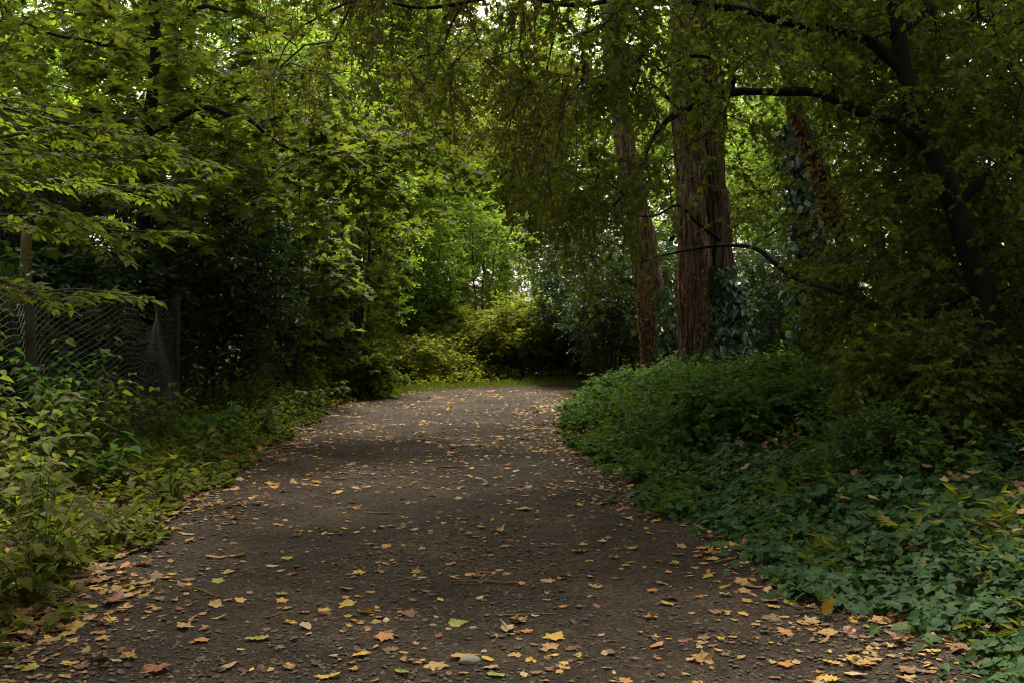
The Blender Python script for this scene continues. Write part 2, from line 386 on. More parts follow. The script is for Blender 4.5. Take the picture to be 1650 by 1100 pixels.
def ell(rng, n, c, r, shell=.35, clumps=0, sig=.45):
    """n points in an ellipsoid, gathered in clumps so the crown has gaps"""
    def raw(k):
        d = nrm(rng.normal(0, 1, (k, 3))); return d * (shell + (1 - shell) * rng.random((k, 1)) ** .6)
    if clumps:
        cc = raw(clumps) * .92; q = cc[rng.integers(0, clumps, n)] * np.asarray(r) + rng.normal(0, sig, (n, 3)) * [1, 1, .55]
    else: q = raw(n) * np.asarray(r)
    return q + np.asarray(c)

# ------------------------------------------------------------------ the path line and the lie of the land
CL = np.array([(0, -9, 2.1), (0, -2, 2.1), (-.03, 2, 2.1), (-.1, 4, 2.08), (-.42, 6, 2.0), (-.66, 8, 1.95), (-.98, 11, 1.84), (-1.08, 13, 1.82), (-1.1, 15.4, 1.9), (-.95, 17.6, 2.15),
               (-.1, 19.7, 2.25), (1.5, 20.7, 1.95), (4, 21.3, 1.7), (9, 22.6, 1.7), (16, 26, 1.7), (24, 31, 1.7)], float)
_c, _h = spline(np.c_[CL[:, :2], np.zeros(len(CL))], CL[:, 2], .25)
GX = np.arange(-26, 30.01, .2); GY = np.arange(-10, 60.01, .2)
_gx, _gy = np.meshgrid(GX, GY)
SD = np.full(_gx.shape, 1e9)
for (cx, cy, _), hw in zip(_c, _h): SD = np.minimum(SD, np.hypot(_gx - cx, _gy - cy) - hw)
def sd(x, y):
    x = np.asarray(x, float); y = np.asarray(y, float)
    fx = np.clip((x - GX[0]) / .2, 0, len(GX) - 1.001); fy = np.clip((y - GY[0]) / .2, 0, len(GY) - 1.001)
    i = fx.astype(int); j = fy.astype(int); a = fx - i; b = fy - j
    return (SD[j, i] * (1 - a) + SD[j, i + 1] * a) * (1 - b) + (SD[j + 1, i] * (1 - a) + SD[j + 1, i + 1] * a) * b
def sm(t): t = np.clip(t, 0, 1); return t * t * (3 - 2 * t)
def ctr(y): return np.interp(y, CL[:10, 1], CL[:10, 0])
def ground_z(x, y):
    x = np.asarray(x, float); y = np.asarray(y, float)
    s = sd(x, y); p = np.stack([x, y], -1)
    bank = sm(s / 2.6) * (.10 + .22 * sm((x - ctr(y)) / 2) * sm((24 - y) / 6)) + sm((s - 3) / 12) * .25
    return bank + sm(s / .8) * .06 * wob(p, .8, 2) + .012 * wob(p, 1.6, 5) * sm(1 - s / 2) - .02 * sm(-s / 1.2)

gx = np.concatenate([[-420, -200, -100, -60, -40], np.arange(-27, 31, .35), [42, 62, 100, 200, 420]])
gy = np.concatenate([[-420, -200, -90, -40, -20], np.arange(-11, 61, .35), [75, 100, 200, 420]])
X_, Y_ = np.meshgrid(gx, gy)
v = np.stack([X_, Y_, ground_z(X_, Y_) - .06 * sm((-sd(X_, Y_) - .05) / .3)], -1).reshape(-1, 3)
nx = len(gx)
ii, jj = np.meshgrid(np.arange(nx - 1), np.arange(len(gy) - 1)); q = (jj * nx + ii).ravel()
tag(MB().add(v, np.stack([q, q + 1, q + 1 + nx, q + nx], 1), 0, True).build('ground', M['soil']), kind='structure', label='dark woodland floor covered in old leaf litter')

tt = nrm(np.gradient(_c, axis=0)); nn_ = np.stack([tt[:, 1], -tt[:, 0], 0 * tt[:, 0]], -1)
cc, hh = spline(np.c_[_c[:, :2], 0 * _c[:, 0]], _h, .06) if False else (_c, _h)
fine_t = np.linspace(0, len(_c) - 1, len(_c) * 4)
fc = np.stack([np.interp(fine_t, np.arange(len(_c)), _c[:, k]) for k in range(2)], -1); fh = np.interp(fine_t, np.arange(len(_c)), _h)
fn = np.stack([np.interp(fine_t, np.arange(len(_c)), nn_[:, k]) for k in range(2)], -1); fn = nrm(fn)
u = np.linspace(-1, 1, 65)
edge = 1 + .05 * wob(np.stack([fine_t * .06, 0 * fine_t], -1), 3, 1)
pv = fc[:, None] + fn[:, None] * (u[None, :, None] * (fh * edge + .12)[:, None, None])
pz = ground_z(pv[..., 0], pv[..., 1]) + .006 + .016 * wob(pv, 2.6, 3) + .007 * wob(pv, 9, 4)
pz -= .05 * sm((np.abs(u)[None, :] - .93) / .07)
n_, k_ = pv.shape[:2]
ii, jj = np.meshgrid(np.arange(k_ - 1), np.arange(n_ - 1)); q = (jj * k_ + ii).ravel()
tag(MB().add(np.concatenate([pv, pz[..., None]], -1).reshape(-1, 3), np.stack([q, q + 1, q + 1 + k_, q + k_], 1), 0, True).build('path', M['path']), kind='structure', label='dark gravel path curving right into the wood')
def path_z(x, y):
    p = np.stack([np.asarray(x, float), np.asarray(y, float)], -1)
    return ground_z(x, y) + .006 + np.where(sd(x, y) < .1, .016 * wob(p, 2.6, 3) + .007 * wob(p, 9, 4), 0)

# loose gravel
rng = np.random.default_rng(3)
ico_v = np.array([(0, 0, 1), (.9, 0, .35), (.28, .85, .3), (-.72, .53, .35), (-.72, -.53, .35), (.28, -.85, .3), (.1, .1, -.8)])
ico_f = np.array([(0, 1, 2), (0, 2, 3), (0, 3, 4), (0, 4, 5), (0, 5, 1), (6, 2, 1), (6, 3, 2), (6, 4, 3), (6, 5, 4), (6, 1, 5)])
n = 95000
y = 3.0 + 16 * rng.random(n) ** 1.8; x = ctr(y) + (rng.random(n) * 2 - 1) * 2.25
dens = .5 + .5 * wob(np.stack([x, y], -1), 1.1, 8)
k = (sd(x, y) < .05) & (rng.random(n) < .25 + .75 * dens); x, y = x[k], y[k]; n = len(x)
S = .004 + .012 * rng.random(n) ** 3 + .012 * (rng.random(n) < .02 + .06 * (dens[k] > .75))
a = rng.random(n) * 6.28; D = np.stack([np.cos(a), np.sin(a), rng.normal(0, .15, n)], -1)
Nn = np.array([0, 0, 1.]) + rng.normal(0, .25, (n, 3))
g = MB(); jv = ico_v * [1, .8, .55]
place(g, np.stack([x, y, path_z(x, y) + S * .12], -1), D, Nn, S, (jv, ico_f))
tag(g.build('gravel', M['gravel']), 'loose grey grit and small stones strewn over the path', kind='stuff')

# ------------------------------------------------------------------ fallen leaves
def dry_shape(kind, curl, seed):
    r = np.random.default_rng(seed)
    half = {'maple': [(0, 0), (-.12, .18), (-.06, .40), (.10, .34), (.22, .36), (.34, .42), (.50, .56), (.50, .40), (.55, .28), (.70, .25), (.78, .12), (1, 0)],
            'oak': [(0, 0), (.12, .10), (.22, .30), (.30, .13), (.42, .36), (.50, .14), (.64, .34), (.72, .15), (.86, .20), (1, 0)],
            'oval': [(0, 0), (.08, .14), (.25, .24), (.48, .27), (.72, .2), (.9, .09), (1, 0)]}[kind]
    v, f = fan(half, .4, .05, 0, 0)
    v = v - [.45, 0, 0]
    v[:, :2] += r.normal(0, .015, v[:, :2].shape)
    b = r.random() * 3; ax = np.cos(b) * v[:, 0] + np.sin(b) * v[:, 1]
    v[:, 2] = curl * (1.3 * ax ** 2 + .5 * v[:, 1] ** 2) + .04 * np.sin(9 * v[:, 0] + seed) * np.abs(v[:, 1]) + r.normal(0, .02, len(v))
    v[:, 2] -= v[:, 2].min()
    # a short stalk
    s = np.array([(-.45, -.012, v[1, 2]), (-.45, .012, v[1, 2]), (-.72, .008, .02)])
    return np.vstack([v, s]), np.vstack([f, [[len(v), len(v) + 1, len(v) + 2]]])
SHAPE = {}
for kind in ('maple', 'oak', 'oval'):
    for c in range(4): SHAPE[kind, c] = dry_shape(kind, (.06, .2, .42, .8)[c], 11 * c + len(kind))
MESH = {}
def leaf_mesh(kind, col, c):
    if (kind, col, c) not in MESH:
        me = MB().add(SHAPE[kind, c][0], SHAPE[kind, c][1]).mesh('fallen_leaf', [M['dry ' + col]])
        MESH[kind, col, c] = me
    return MESH[kind, col, c]
KW = {'maple': 'lobed maple leaf', 'oak': 'deeply cut oak leaf', 'oval': 'oval leaf'}
KS = {'maple': 'maple leaf', 'oak': 'oak leaf', 'oval': 'oval leaf'}
rng = np.random.default_rng(21)
cols = list(DRY); cw = np.array([.34, .22, .18, .13, .05, .04, .04])
L_ = []
def in_view(x, y): 
    px = 825 + 1604 * x / y; py = 520 + 1604 * CAMH / y
    return (px > -10) & (px < 1660) & (py < 1106)
n = 30000
y = 3.2 + 18 * rng.random(n) ** 1.25; x = ctr(y) + (rng.random(n) * 2 - 1) * 3.1; s = sd(x, y)
edge_w = np.exp(-((s + .15) / .38) ** 2)
right = (x > ctr(y))
w = np.where(s < .35, .075 + .055 * sm((y - 6) / 3) + .55 * edge_w * np.where(right, 1.15, .75) + .16 * np.exp(-((y - 11.5) / 2.2) ** 2) * np.where(x > ctr(y) + .2, 1, .35) + .10 * np.exp(-((y - 4.2) / 1.3) ** 2), 0)
w *= .6 + .7 * (wob(np.stack([x, y], -1), 1.3, 9) > -.1)
kk = rng.random(n) < w * 1.1
x, y = x[kk], y[kk]
n = len(x); vis = in_view(x, y)
kind = rng.choice(['maple', 'oak', 'oval'], n, p=[.34, .22, .44]); col = rng.choice(cols, n, p=cw / cw.sum())
size = np.where(kind == 'oval', .026 + .036 * rng.random(n) ** 1.4, .034 + .06 * rng.random(n) ** 2.0)
curl = rng.choice(4, n, p=[.38, .36, .18, .08])
# leaves one can pick out in the photo, each set by hand: x, y, kind, colour, size, curl, label
HAND = [((1336, 992), 'oval', 'yellow', .10, 1, 'bright yellow oval leaf propped upright against the ivy edge', 'stand'),
        ((646, 1084), 'oval', 'green', .09, 1, 'fresh green oval leaf near the bottom edge left of the pale stone', ''),
        ((800, 1088), 'oval', 'green', .09, 0, 'green leaf half under a tan leaf just below the pale stone', ''),
        ((789, 1078), 'oval', 'tan', .07, 1, 'tan leaf overlapping a green leaf just below the pale stone', ''),
        ((752, 1058), 'maple', 'tan', .115, 1, 'tan maple leaf draped behind the pale stone', ''),
        ((786, 1064), 'oval', 'yellow', .07, 0, 'yellow oval leaf touching the right side of the pale stone', ''),
        ((895, 1021), 'maple', 'yellow', .10, 1, 'golden yellow maple leaf, the brightest on the bare gravel', ''),
        ((706, 1072), 'maple', 'tan', .10, 1, 'tan star shaped maple leaf left of the pale stone', ''),
        ((436, 911), 'oval', 'pale buff', .085, 0, 'cream oval leaf alone on dark gravel toward the left bank', ''),
        ((490, 1011), 'oval', 'pale buff', .095, 2, 'large cream curled leaf in the left wheel track', ''),
        ((845, 822), 'maple', 'yellow green', .14, 1, 'yellow green leaf spray lying halfway up the path', ''),
        ((415, 1030), 'oak', 'yellow green', .12, 0, 'yellow green cut leaf on the left of the gravel', ''),
        ((1505, 1020), 'maple', 'tan', .14, 1, 'large tan leaf over brown leaves below the ivy corner', ''),
        ((1380, 1084), 'oval', 'pale buff', .10, 0, 'pale buff oval leaf by the lower right edge', ''),
        ((1240, 968), 'maple', 'brown', .11, 1, 'brown five pointed maple leaf in front of the ivy', ''),
        ((245, 1074), 'maple', 'rusty red', .13, 1, 'rusty red maple leaf at the lower left of the path', ''),
        ((363, 1072), 'oval', 'tan', .10, 0, 'smooth tan oval leaf at the bottom left of the path', ''),
        ((180, 975), 'oak', 'rusty red', .17, 2, 'large rusty cut leaf at the foot of the left weeds', ''),
        ((1060, 1040), 'oval', 'orange', .085, 1, 'orange oval leaf right of the golden maple leaf', '')]
GROUP = 'fallen autumn leaves on the path'
for (px, py), kd, co, s_, c_, lab, how in HAND:
    d = 1604 * CAMH / (py - 520); X0 = (px - 825) / 1604 * d
    o = link(bpy.data.objects.new('fallen_leaf', leaf_mesh(kd, co, c_)))
    o.location = (X0, d, float(path_z(X0, d)) + .006); o.scale = (s_,) * 3; o.rotation_euler = (.12 * math.sin(px), .1 * math.cos(py), px * 1.37)
    if how: o.rotation_euler = (R(78), R(-62), R(20)); o.location.z += .05
    tag(o, lab, 'leaf', GROUP); L_.append((X0, d))
HX = np.array(L_)
far_ok = np.array([np.min(np.hypot(HX[:, 0] - a, HX[:, 1] - b)) > .09 for a, b in zip(x, y)])
order = np.argsort(np.where(vis & far_ok, y / (size / .08), 1e9))
N_IND = 275
ind = order[:N_IND]; z = path_z(x, y)
def where_(i):
    e = float(sd(x[i], y[i])); rt = x[i] > ctr(y[i])
    if e > -.25: a = 'under the ivy' if rt else 'along the weeds'
    elif e > -.8: a = 'right of path centre' if rt else 'left of path centre'
    else: a = 'in mid path' 
    return a
used = {}
for i in ind:
    o = link(bpy.data.objects.new('fallen_leaf', leaf_mesh(kind[i], col[i], curl[i])))
    o.location = (x[i], y[i], z[i] + .005); o.scale = (size[i],) * 3
    o.rotation_euler = (rng.normal(0, .13), rng.normal(0, .13), rng.random() * 6.28)
    dd = np.hypot(x[ind] - x[i], y[ind] - y[i]); dd[np.where(ind == i)] = 9
    j = ind[int(np.argmin(dd))]; sz = 'small ' if size[i] < .04 else 'large ' if size[i] > .068 else ''
    cu = ('flat ', '', 'curled ', 'rolled ')[curl[i]]
    lab = f"{sz}{cu}{col[i]} {KS[kind[i]]} {where_(i)}, by {col[j]} {KS[kind[j]]}"
    used.setdefault(lab, []).append((o, i))
for lab, lst in used.items():
    for r_, (o, i) in enumerate(sorted(lst, key=lambda t: y[t[1]])):
        lab2 = lab + (', ' + ('nearest', 'second nearest', 'third nearest', 'fourth nearest')[min(r_, 3)] if len(lst) > 1 else '')
        tag(o, lab2, 'leaf', GROUP)
rest = np.setdiff1d(np.arange(n), ind)
rest = rest[far_ok[rest]]
g = MB()
for ki, kd in enumerate(('maple', 'oak', 'oval')):
    for c_ in range(4):
        for ci, co in enumerate(cols):
            k = rest[(kind[rest] == kd) & (curl[rest] == c_) & (col[rest] == co)]
            a = rng.random(len(k)) * 6.28
            place(g, np.stack([x[k], y[k], z[k] + .005], -1), np.stack([np.cos(a), np.sin(a), rng.normal(0, .12, len(k))], -1), np.array([0, 0, 1.]) + rng.normal(0, .12, (len(k), 3)), size[k], SHAPE[kd, c_], ci)
tag(g.build('fallen_leaves', [M['dry ' + c] for c in cols]), 'smaller and farther fallen leaves littering the path and its edges', kind='stuff')
# brown litter under the plants
rng = np.random.default_rng(5)
n = 60000; y = 2.5 + 22 * rng.random(n) ** 1.3; x = ctr(y) + np.where(rng.random(n) < .5, -1, 1) * (1.6 + 4.2 * rng.random(n)); s = sd(x, y)
k = (s > -.12) & (rng.random(n) < np.exp(-np.maximum(s, 0) / 1.4)); x, y = x[k], y[k]; n = len(x); a = rng.random(n) * 6.28
g = MB()
for q_, sh in enumerate((SHAPE['maple', 1], SHAPE['oval', 1], SHAPE['oak', 2])):
    k = np.arange(n) % 3 == q_
    place(g, np.stack([x, y, ground_z(x, y) + .01 + .02 * rng.random(n)], -1)[k], np.stack([np.cos(a), np.sin(a), rng.normal(0, .2, n)], -1)[k], (np.array([0, 0, 1.]) + rng.normal(0, .25, (n, 3)))[k], (.05 + .05 * rng.random(n))[k], sh)
tag(g.build('leaf_litter', M['litter']), 'brown rotting leaf litter under the plants beside the path', kind='stuff')

# stones and twigs lying on the path
def stone_mesh(seed, mat):
    import bmesh
    bm = bmesh.new(); bmesh.ops.create_icosphere(bm, subdivisions=3, radius=1); r = np.random.default_rng(seed)
    for vv in bm.verts:
        c = np.array(vv.co); vv.co = Vector((c * [1, .72, .42]) * (1 + .09 * float(wob(c, 1.6, seed)) + .03 * float(wob(c, 4.5, seed + 2))))
    for f in bm.faces: f.smooth = True
    me = bpy.data.meshes.new('path_stone'); bm.to_mesh(me); bm.free(); me.materials.append(mat); return me
for px, py, s_, mt, lab in [(757, 1068, .045, 'stone', 'smooth pale oval stone among leaves at the bottom of the path'),
                            (806, 848, .03, 'darkstone', 'small dark stone alone in the middle of the path'),
                            (412, 815, .035, 'darkstone', 'dark lumpy stone near the left bank'),
                            (697, 1003, .02, 'stone', 'little pale pebble with a leaf resting behind it'),
                            (762, 1008, .022, 'stone', 'little pale pebble right of the path centre near a stick'),
                            (943, 997, .02, 'darkstone', 'dark pebble beside yellow leaves right of centre')]:
    d = 1604 * CAMH / (py - 520); X0 = (px - 825) / 1604 * d
    o = link(bpy.data.objects.new('path_stone', stone_mesh(px, M[mt]))); o.location = (X0, d, float(path_z(X0, d)) + s_ * .2); o.scale = (s_,) * 3; o.rotation_euler = (0, 0, .3 * math.sin(px))
    tag(o, lab, 'stone', 'stones on the path')
for px, py, ln, an, lab in [(848, 990, .30, .1, 'thin tan stick lying crosswise near the front of the path'),
                            (788, 938, .42, -.12, 'grey twig crossing the middle of the path'),
                            (615, 822, .22, .05, 'dark short twig left of the yellow green leaf spray'),
                            (745, 752, .5, .2, 'dark forked looking stick where the gravel turns paler'),
                            (1180, 905, .35, .8, 'brown twig slanting near the ivy edge'),
                            (330, 960, .3, -.7, 'brown twig slanting beside the left weeds'),
                            (560, 770, .3, .35, 'dark twig on the left half of the path')]:
    d = 1604 * CAMH / (py - 520); X0 = (px - 825) / 1604 * d
    g = MB(); p = [(t * ln, .03 * ln * math.sin(9 * t + px), 0) for t in np.linspace(-.5, .5, 6)]
    tube(g, p, [.006, .0065, .006, .005, .004, .003], 6, .03, knob=.15, seed=px)
    prisms(g, [p[3]], [np.array(p[3]) + [.2 * ln, .14 * ln, .01]], .003, .0015, 4)
    o = g.build('fallen_twig', M['cane']); o.location = (X0, d, float(path_z(X0, d)) + .008); o.rotation_euler = (0, 0, an); tag(o, lab, 'twig', 'twigs on the path')

# ------------------------------------------------------------------ a generic tree: empty > trunk, limb..., crown
def new_tree(name, label, base, trunk_pts, trunk_r, bark, group=None, sides=14, ridge=.0, nr=9, seed=0, flare=.35, step=.15, wander=.03, knob=.03):
    base = np.asarray(base, float)
    t = thing(name, label, 'tree', base, group)
    g = MB(); c = tube(g, np.asarray(trunk_pts, float) - base, trunk_r, sides, step, 0, ridge, nr, seed, flare, knob, wander)
    g.build('trunk', bark, t)
    return t, c
def limb(t, base, pts, rad, bark, sides=8, seed=0, step=.1, wander=.055, knob=.17):
    g = MB(); c = tube(g, np.asarray(pts, float) - base, rad, sides, step, 0, 0, 9, seed, 0, knob, wander); g.build('limb', bark, t); return c

# ================================================================== RIGHT: the arching field maple that hangs over the path
rng = np.random.default_rng(77)
b = np.array([3.95, 8.0, .3])
tp = [b, W(1590, 560, 8.05), W(1578, 450, 8.1), W(1540, 330, 8.2), W(1500, 235, 8.3), W(1462, 130, 8.5), W(1448, 80, 8.6), W(1430, -80, 8.8), W(1440, -260, 9)]
tree, c = new_tree('field_maple', 'dark leaning small leaved tree arching over the path from the right bank', b, tp, [.115, .10, .095, .088, .078, .07, .066, .05, .025], M['black'], sides=16, seed=4, knob=.06)
sk = [c]
for pts, rr in [([W(1458, 118, 8.5), W(1390, 66, 8.6), W(1300, 42, 8.6), W(1215, 28, 8.5), W(1150, 8, 8.5), W(1080, -10, 8.6), W(960, 10, 8.7), W(830, -10, 8.7), W(680, 15, 8.6), W(560, 5, 8.4), W(480, 40, 8.2)], [.05, .045, .041, .036, .031, .027, .023, .019, .015, .011, .006]),
                ([W(1500, 235, 8.3), W(1420, 190, 8.4), W(1330, 160, 8.7), W(1215, 143, 9.0), W(1150, 160, 9.1), W(1110, 182, 9.15), W(1078, 200, 9.2), W(1045, 245, 9.25)], [.043, .041, .04, .036, .034, .031, .026, .016]),
                ([W(1110, 180, 9.15), W(1082, 168, 9.1), W(1048, 140, 9.0), W(1010, 130, 8.9)], [.022, .018, .012, .006]),
                ([W(1180, 148, 9.1), W(1182, 118, 9.1), W(1160, 98, 9.0), W(1110, 95, 8.9), W(1070, 112, 8.9), W(1040, 122, 8.8)], [.024, .022, .018, .014, .01, .006]),
                ([W(1575, 470, 8.1), W(1480, 500, 8.8), W(1372, 486, 9.6), W(1290, 440, 10.2), W(1218, 405, 10.6), W(1160, 391, 10.8), W(1105, 401, 10.8), W(1040, 424, 10.8), W(985, 450, 10.8)], [.032, .030, .028, .025, .022, .018, .013, .009, .005]),
                ([W(1160, 388, 10.8), W(1115, 355, 10.7), W(1085, 330, 10.6), W(1050, 345, 10.4), W(985, 340, 10.3)], [.022, .018, .013, .01, .006]),
                ([W(1430, -80, 8.8), W(1250, -200, 7.6), W(1000, -330, 6.5), W(760, -420, 6.0)], [.05, .045, .035, .015]),
                ([W(1430, -80, 8.8), W(1650, -180, 7), W(1900, -260, 5.5)], [.05, .04, .015]),
                ([W(1440, 60, 8.6), W(1560, -30, 9), W(1680, -80, 9.4)], [.045, .035, .015]),
                ([W(1540, 330, 8.2), W(1630, 250, 8.0), W(1720, 230, 7.8)], [.04, .03, .012])]:
    sk.append(limb(tree, b, pts, rr, M['black'], 8, seed=len(sk), step=.08))
sk = np.vstack(sk)
def hang(px): # the lower hem of the hanging foliage, as height in the view
    return np.interp(px, [430, 470, 520, 600, 650, 700, 760, 800, 850, 900, 950, 1000, 1080, 1180, 1250, 1330, 1420, 1500, 1650, 1800], [130, 225, 200, 170, 140, 180, 230, 215, 290, 350, 430, 440, 330, 330, 430, 560, 700, 780, 830, 830])
n = 14000
px = 440 + 1400 * rng.random(n); py = -620 + 1450 * rng.random(n); d = 7.2 + 3.6 * rng.random(n)
d = np.where(px > 1240, 7.4 + 4.2 * rng.random(n) ** .8, d)
trk = np.interp(py, [0, 130, 235, 330, 450, 690], [1440, 1462, 1500, 1540, 1578, 1592])
d = np.where((np.abs(px - trk) < 60) & (py > 60) & (rng.random(n) < .55), 8.6 + 2 * rng.random(n), d)
keep = py < hang(px) - 10 + rng.normal(0, 45, n) * (px > 900)
prob = np.where(py > 0, 1.0, .45)
prob = prob * np.where((px > 430) & (px < 900) & (py > -30), .34, 1)
for cx, cy, rx, ry, amt in [(1125, 320, 75, 130, .93), (1010, 210, 45, 60, .7), (1215, 270, 60, 90, .9), (640, 230, 95, 110, .9), (800, 330, 60, 90, .6), (1045, 400, 60, 90, .75), (1300, 230, 42, 120, .97),
                            (1230, 520, 120, 70, .95), (700, 60, 40, 40, .5), (860, 80, 40, 40, .5), (960, 160, 40, 70, .5), (1120, 50, 50, 70, .7), (1300, 460, 90, 80, .85), (1400, 560, 60, 60, .6), (1450, 680, 60, 60, .5), (1350, 330, 40, 40, .5), (1560, 620, 40, 120, .6)]:
    prob = prob * (1 - amt * np.exp(-((px - cx) / rx) ** 2 - ((py - cy) / ry) ** 2))
# streamers: foliage thins between hanging strands
prob = prob * np.where(px < 1300, .35 + .65 * (np.sin(px * .045 + 1.3 * np.sin(py * .012)) > -.25), 1)
keep &= rng.random(n) < prob
S3 = sk + b; spx = 825 + 1604 * S3[:, 0] / S3[:, 1]; spy = 520 - 1604 * (S3[:, 2] - CAMH) / S3[:, 1]
for a_, b_, c_ in zip(spx[::2], spy[::2], S3[::2, 1]):
    if b_ > 0: keep &= ~((np.hypot(px - a_, py - b_) < 26) & (d < c_ + .25) & (rng.random(n) < .5))
for a_, b_ in [(1270, 160), (1285, 195), (1300, 230), (1312, 265), (1325, 300), (1340, 335)]: keep &= ~((np.hypot(px - a_, py - b_) < 52) & (rng.random(n) < .75))
P = np.stack([(px - 825) / 1604 * d, d, CAMH + (520 - py) / 1604 * d], -1)[keep]
P = P[P[:, 2] > ground_z(P[:, 0], P[:, 1]) + .15][:3500]
left = P[:, 0] < .6
OV = ell(rng, 1500, (.3, 2.5, 6.9), (5.2, 6.5, 1.5), .1, 70, .55)  # unseen overhead part of the crown, added to shade the near path
OV = OV[OV[:, 2] > 1.8 + .40 * np.maximum(OV[:, 1], 0) + 1.6]
g = MB()
Xn = crown(rng, g, sk, P - b, SMALLMAPLE, .056, 4, 9, .30, .55, .45, .9, .25, .0038, .016, .4, jit=.5, wood=.0032)
# rusty hanging end of the crown, thin drooping strands
Q = P[left & (P[:, 2] < 5)]
Q = Q[rng.random(len(Q)) < .9]
T = np.repeat(Q, 3, 0) - b
crown(rng, g, sk[sk[:, 2] > 4], OV - b, SMALLMAPLE, .075, 4, 9, .38, .4, .6, .9, .25, .003, .03, .5)
twig_leaves(rng, g, T, np.array([0, 0, -.6]) + rng.normal(0, .5, T.shape), .3 + .3 * rng.random(len(T)), 10, OVAL, .038, .35, .5, .8, 2, 1, .0032, .5)
g.build('crown', [M['field'], M['twig'], M['rusty']], tree)

# ================================================================== RIGHT: the cedars
def cedar(label, base, stems, bark, seed, crown_c=None, crown_r=None, npts=700, sides=110):
    base = np.asarray(base, float)
    t = thing('cedar_tree', label, 'tree', base, 'red barked cedars right of the path')
    sk = []
    for k, (pts, rr, bk) in enumerate(stems):
        g = MB(); sk.append(tube(g, np.asarray(pts) - base, rr, sides, .04, 0, .23, 23, seed + k, .5, .045, .03)); g.build('trunk', M[bk], t)
    r = np.random.default_rng(seed); S_ = np.vstack(sk)
    P = ell(r, npts, np.asarray(crown_c) - base, crown_r, .2, 40, .6)
    g = MB(); crown(r, g, S_[S_[:, 2] > 5], P, OVAL, .11, 4, 9, .5, .6, .5, 1, .2, .006, .08)
    g.build('crown', [M['dark'], M['twig']], t)
    return t
cb = W(1150, 655, 17); cb[2] = ground_z(cb[0], cb[1])
cedar('massive twin stemmed cedar with furrowed grey bark, ivy at its foot', cb,
      [([W(1130, 650, 16.9), W(1122, 540, 16.9), W(1116, 400, 16.9), W(1112, 230, 16.9), W(1106, 60, 16.9), W(1098, -150, 17), W(1090, -600, 17)], [.31, .30, .29, .28, .25, .22, .1], 'cedar'),
       ([W(1176, 655, 17.3), W(1168, 540, 17.3), W(1152, 400, 17.3), W(1137, 230, 17.3), W(1124, 60, 17.3), W(1110, -150, 17.3), W(1100, -500, 17.3)], [.37, .345, .32, .28, .24, .2, .1], 'cedar_shade_moss')], M['cedar'], 3, (3.2, 17, 13), (3.4, 3.4, 5), 1100)
c2 = W(1062, 640, 18.5); c2[2] = ground_z(c2[0], c2[1])
cedar('slimmer leaning cedar left of the massive twin stemmed one, dead orange leaves low down', c2,
      [([W(1062, 640, 18.5), W(1052, 520, 18.5), W(1038, 400, 18.5), W(1017, 280, 18.5), W(998, 180, 18.5), W(985, 40, 18.5), W(975, -150, 18.5), W(970, -500, 18.5)], [.25, .235, .225, .215, .20, .185, .16, .08], 'cedar')], M['cedar'], 8, (1.6, 18.5, 13.5), (2.8, 2.8, 4.5), 700, 40)

# ivy and dead climber on trunks
def clad(name, label, cat, axis, rad, n, tmpl, size, mat, seed, zr, ang=(0, 6.28), off=.05, group=None, stem_=True, shag=.06):
    r = np.random.default_rng(seed); axis = np.asarray(axis, float)
    c, rr = spline(axis, rad, .05)
    z = zr[0] + (zr[1] - zr[0]) * r.random(n) ** 1.15
    x0 = np.interp(z, c[:, 2], c[:, 0]); y0 = np.interp(z, c[:, 2], c[:, 1]); r0 = np.interp(z, c[:, 2], rr)
    a = ang[0] + (ang[1] - ang[0]) * r.random(n)
    o = np.stack([np.cos(a), np.sin(a), 0 * a], -1)
    depth = off + shag * r.random(n) ** 2 * (1 + .8 * np.sin(3 * a + 2 * z))
    P = np.stack([x0, y0, z], -1) + o * (r0 + depth)[:, None]
    D = np.array([0, 0, -1.]) + r.normal(0, .5, (n, 3)) + o * .25
    g = MB(); place(g, P, D, o + np.array([0, 0, .55]) + r.normal(0, .35, (n, 3)), size * (.6 + .8 * r.random(n)), tmpl, 0)
    if stem_:
        for k in range(5):
            aa = ang[0] + (ang[1] - ang[0]) * (k + .5) / 5; zz = np.linspace(zr[0], zr[1], 14)
            pp = np.stack([np.interp(zz, c[:, 2], c[:, 0]) + np.cos(aa + .25 * np.sin(2 * zz + k)) * (np.interp(zz, c[:, 2], rr) + .02),
                           np.interp(zz, c[:, 2], c[:, 1]) + np.sin(aa + .25 * np.sin(2 * zz + k)) * (np.interp(zz, c[:, 2], rr) + .02), zz], -1)
            tube(g, pp, np.linspace(.016, .005, 14), 5, .15, 1, seed=k)
    o_ = g.build(name, [mat, M['twig']]); 
    return tag(o_, label, cat, group)
PI = math.pi
stemB = [W(1178, 655, 17.2), W(1168, 540, 17.2), W(1152, 400, 17.2), W(1137, 230, 17.2)]
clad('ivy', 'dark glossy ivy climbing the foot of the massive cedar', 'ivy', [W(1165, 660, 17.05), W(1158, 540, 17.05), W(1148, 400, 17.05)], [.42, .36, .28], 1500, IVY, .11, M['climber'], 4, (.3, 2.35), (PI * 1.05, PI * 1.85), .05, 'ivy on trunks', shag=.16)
clad('ivy', 'dark ivy between the slim cedar and the massive cedar', 'ivy', [W(1095, 660, 17.6), W(1090, 560, 17.6), W(1080, 440, 17.6)], [.16, .14, .10], 700, IVY, .10, M['climber'], 5, (.3, 2.0), (0, 6.28), .04, 'ivy on trunks', shag=.3)
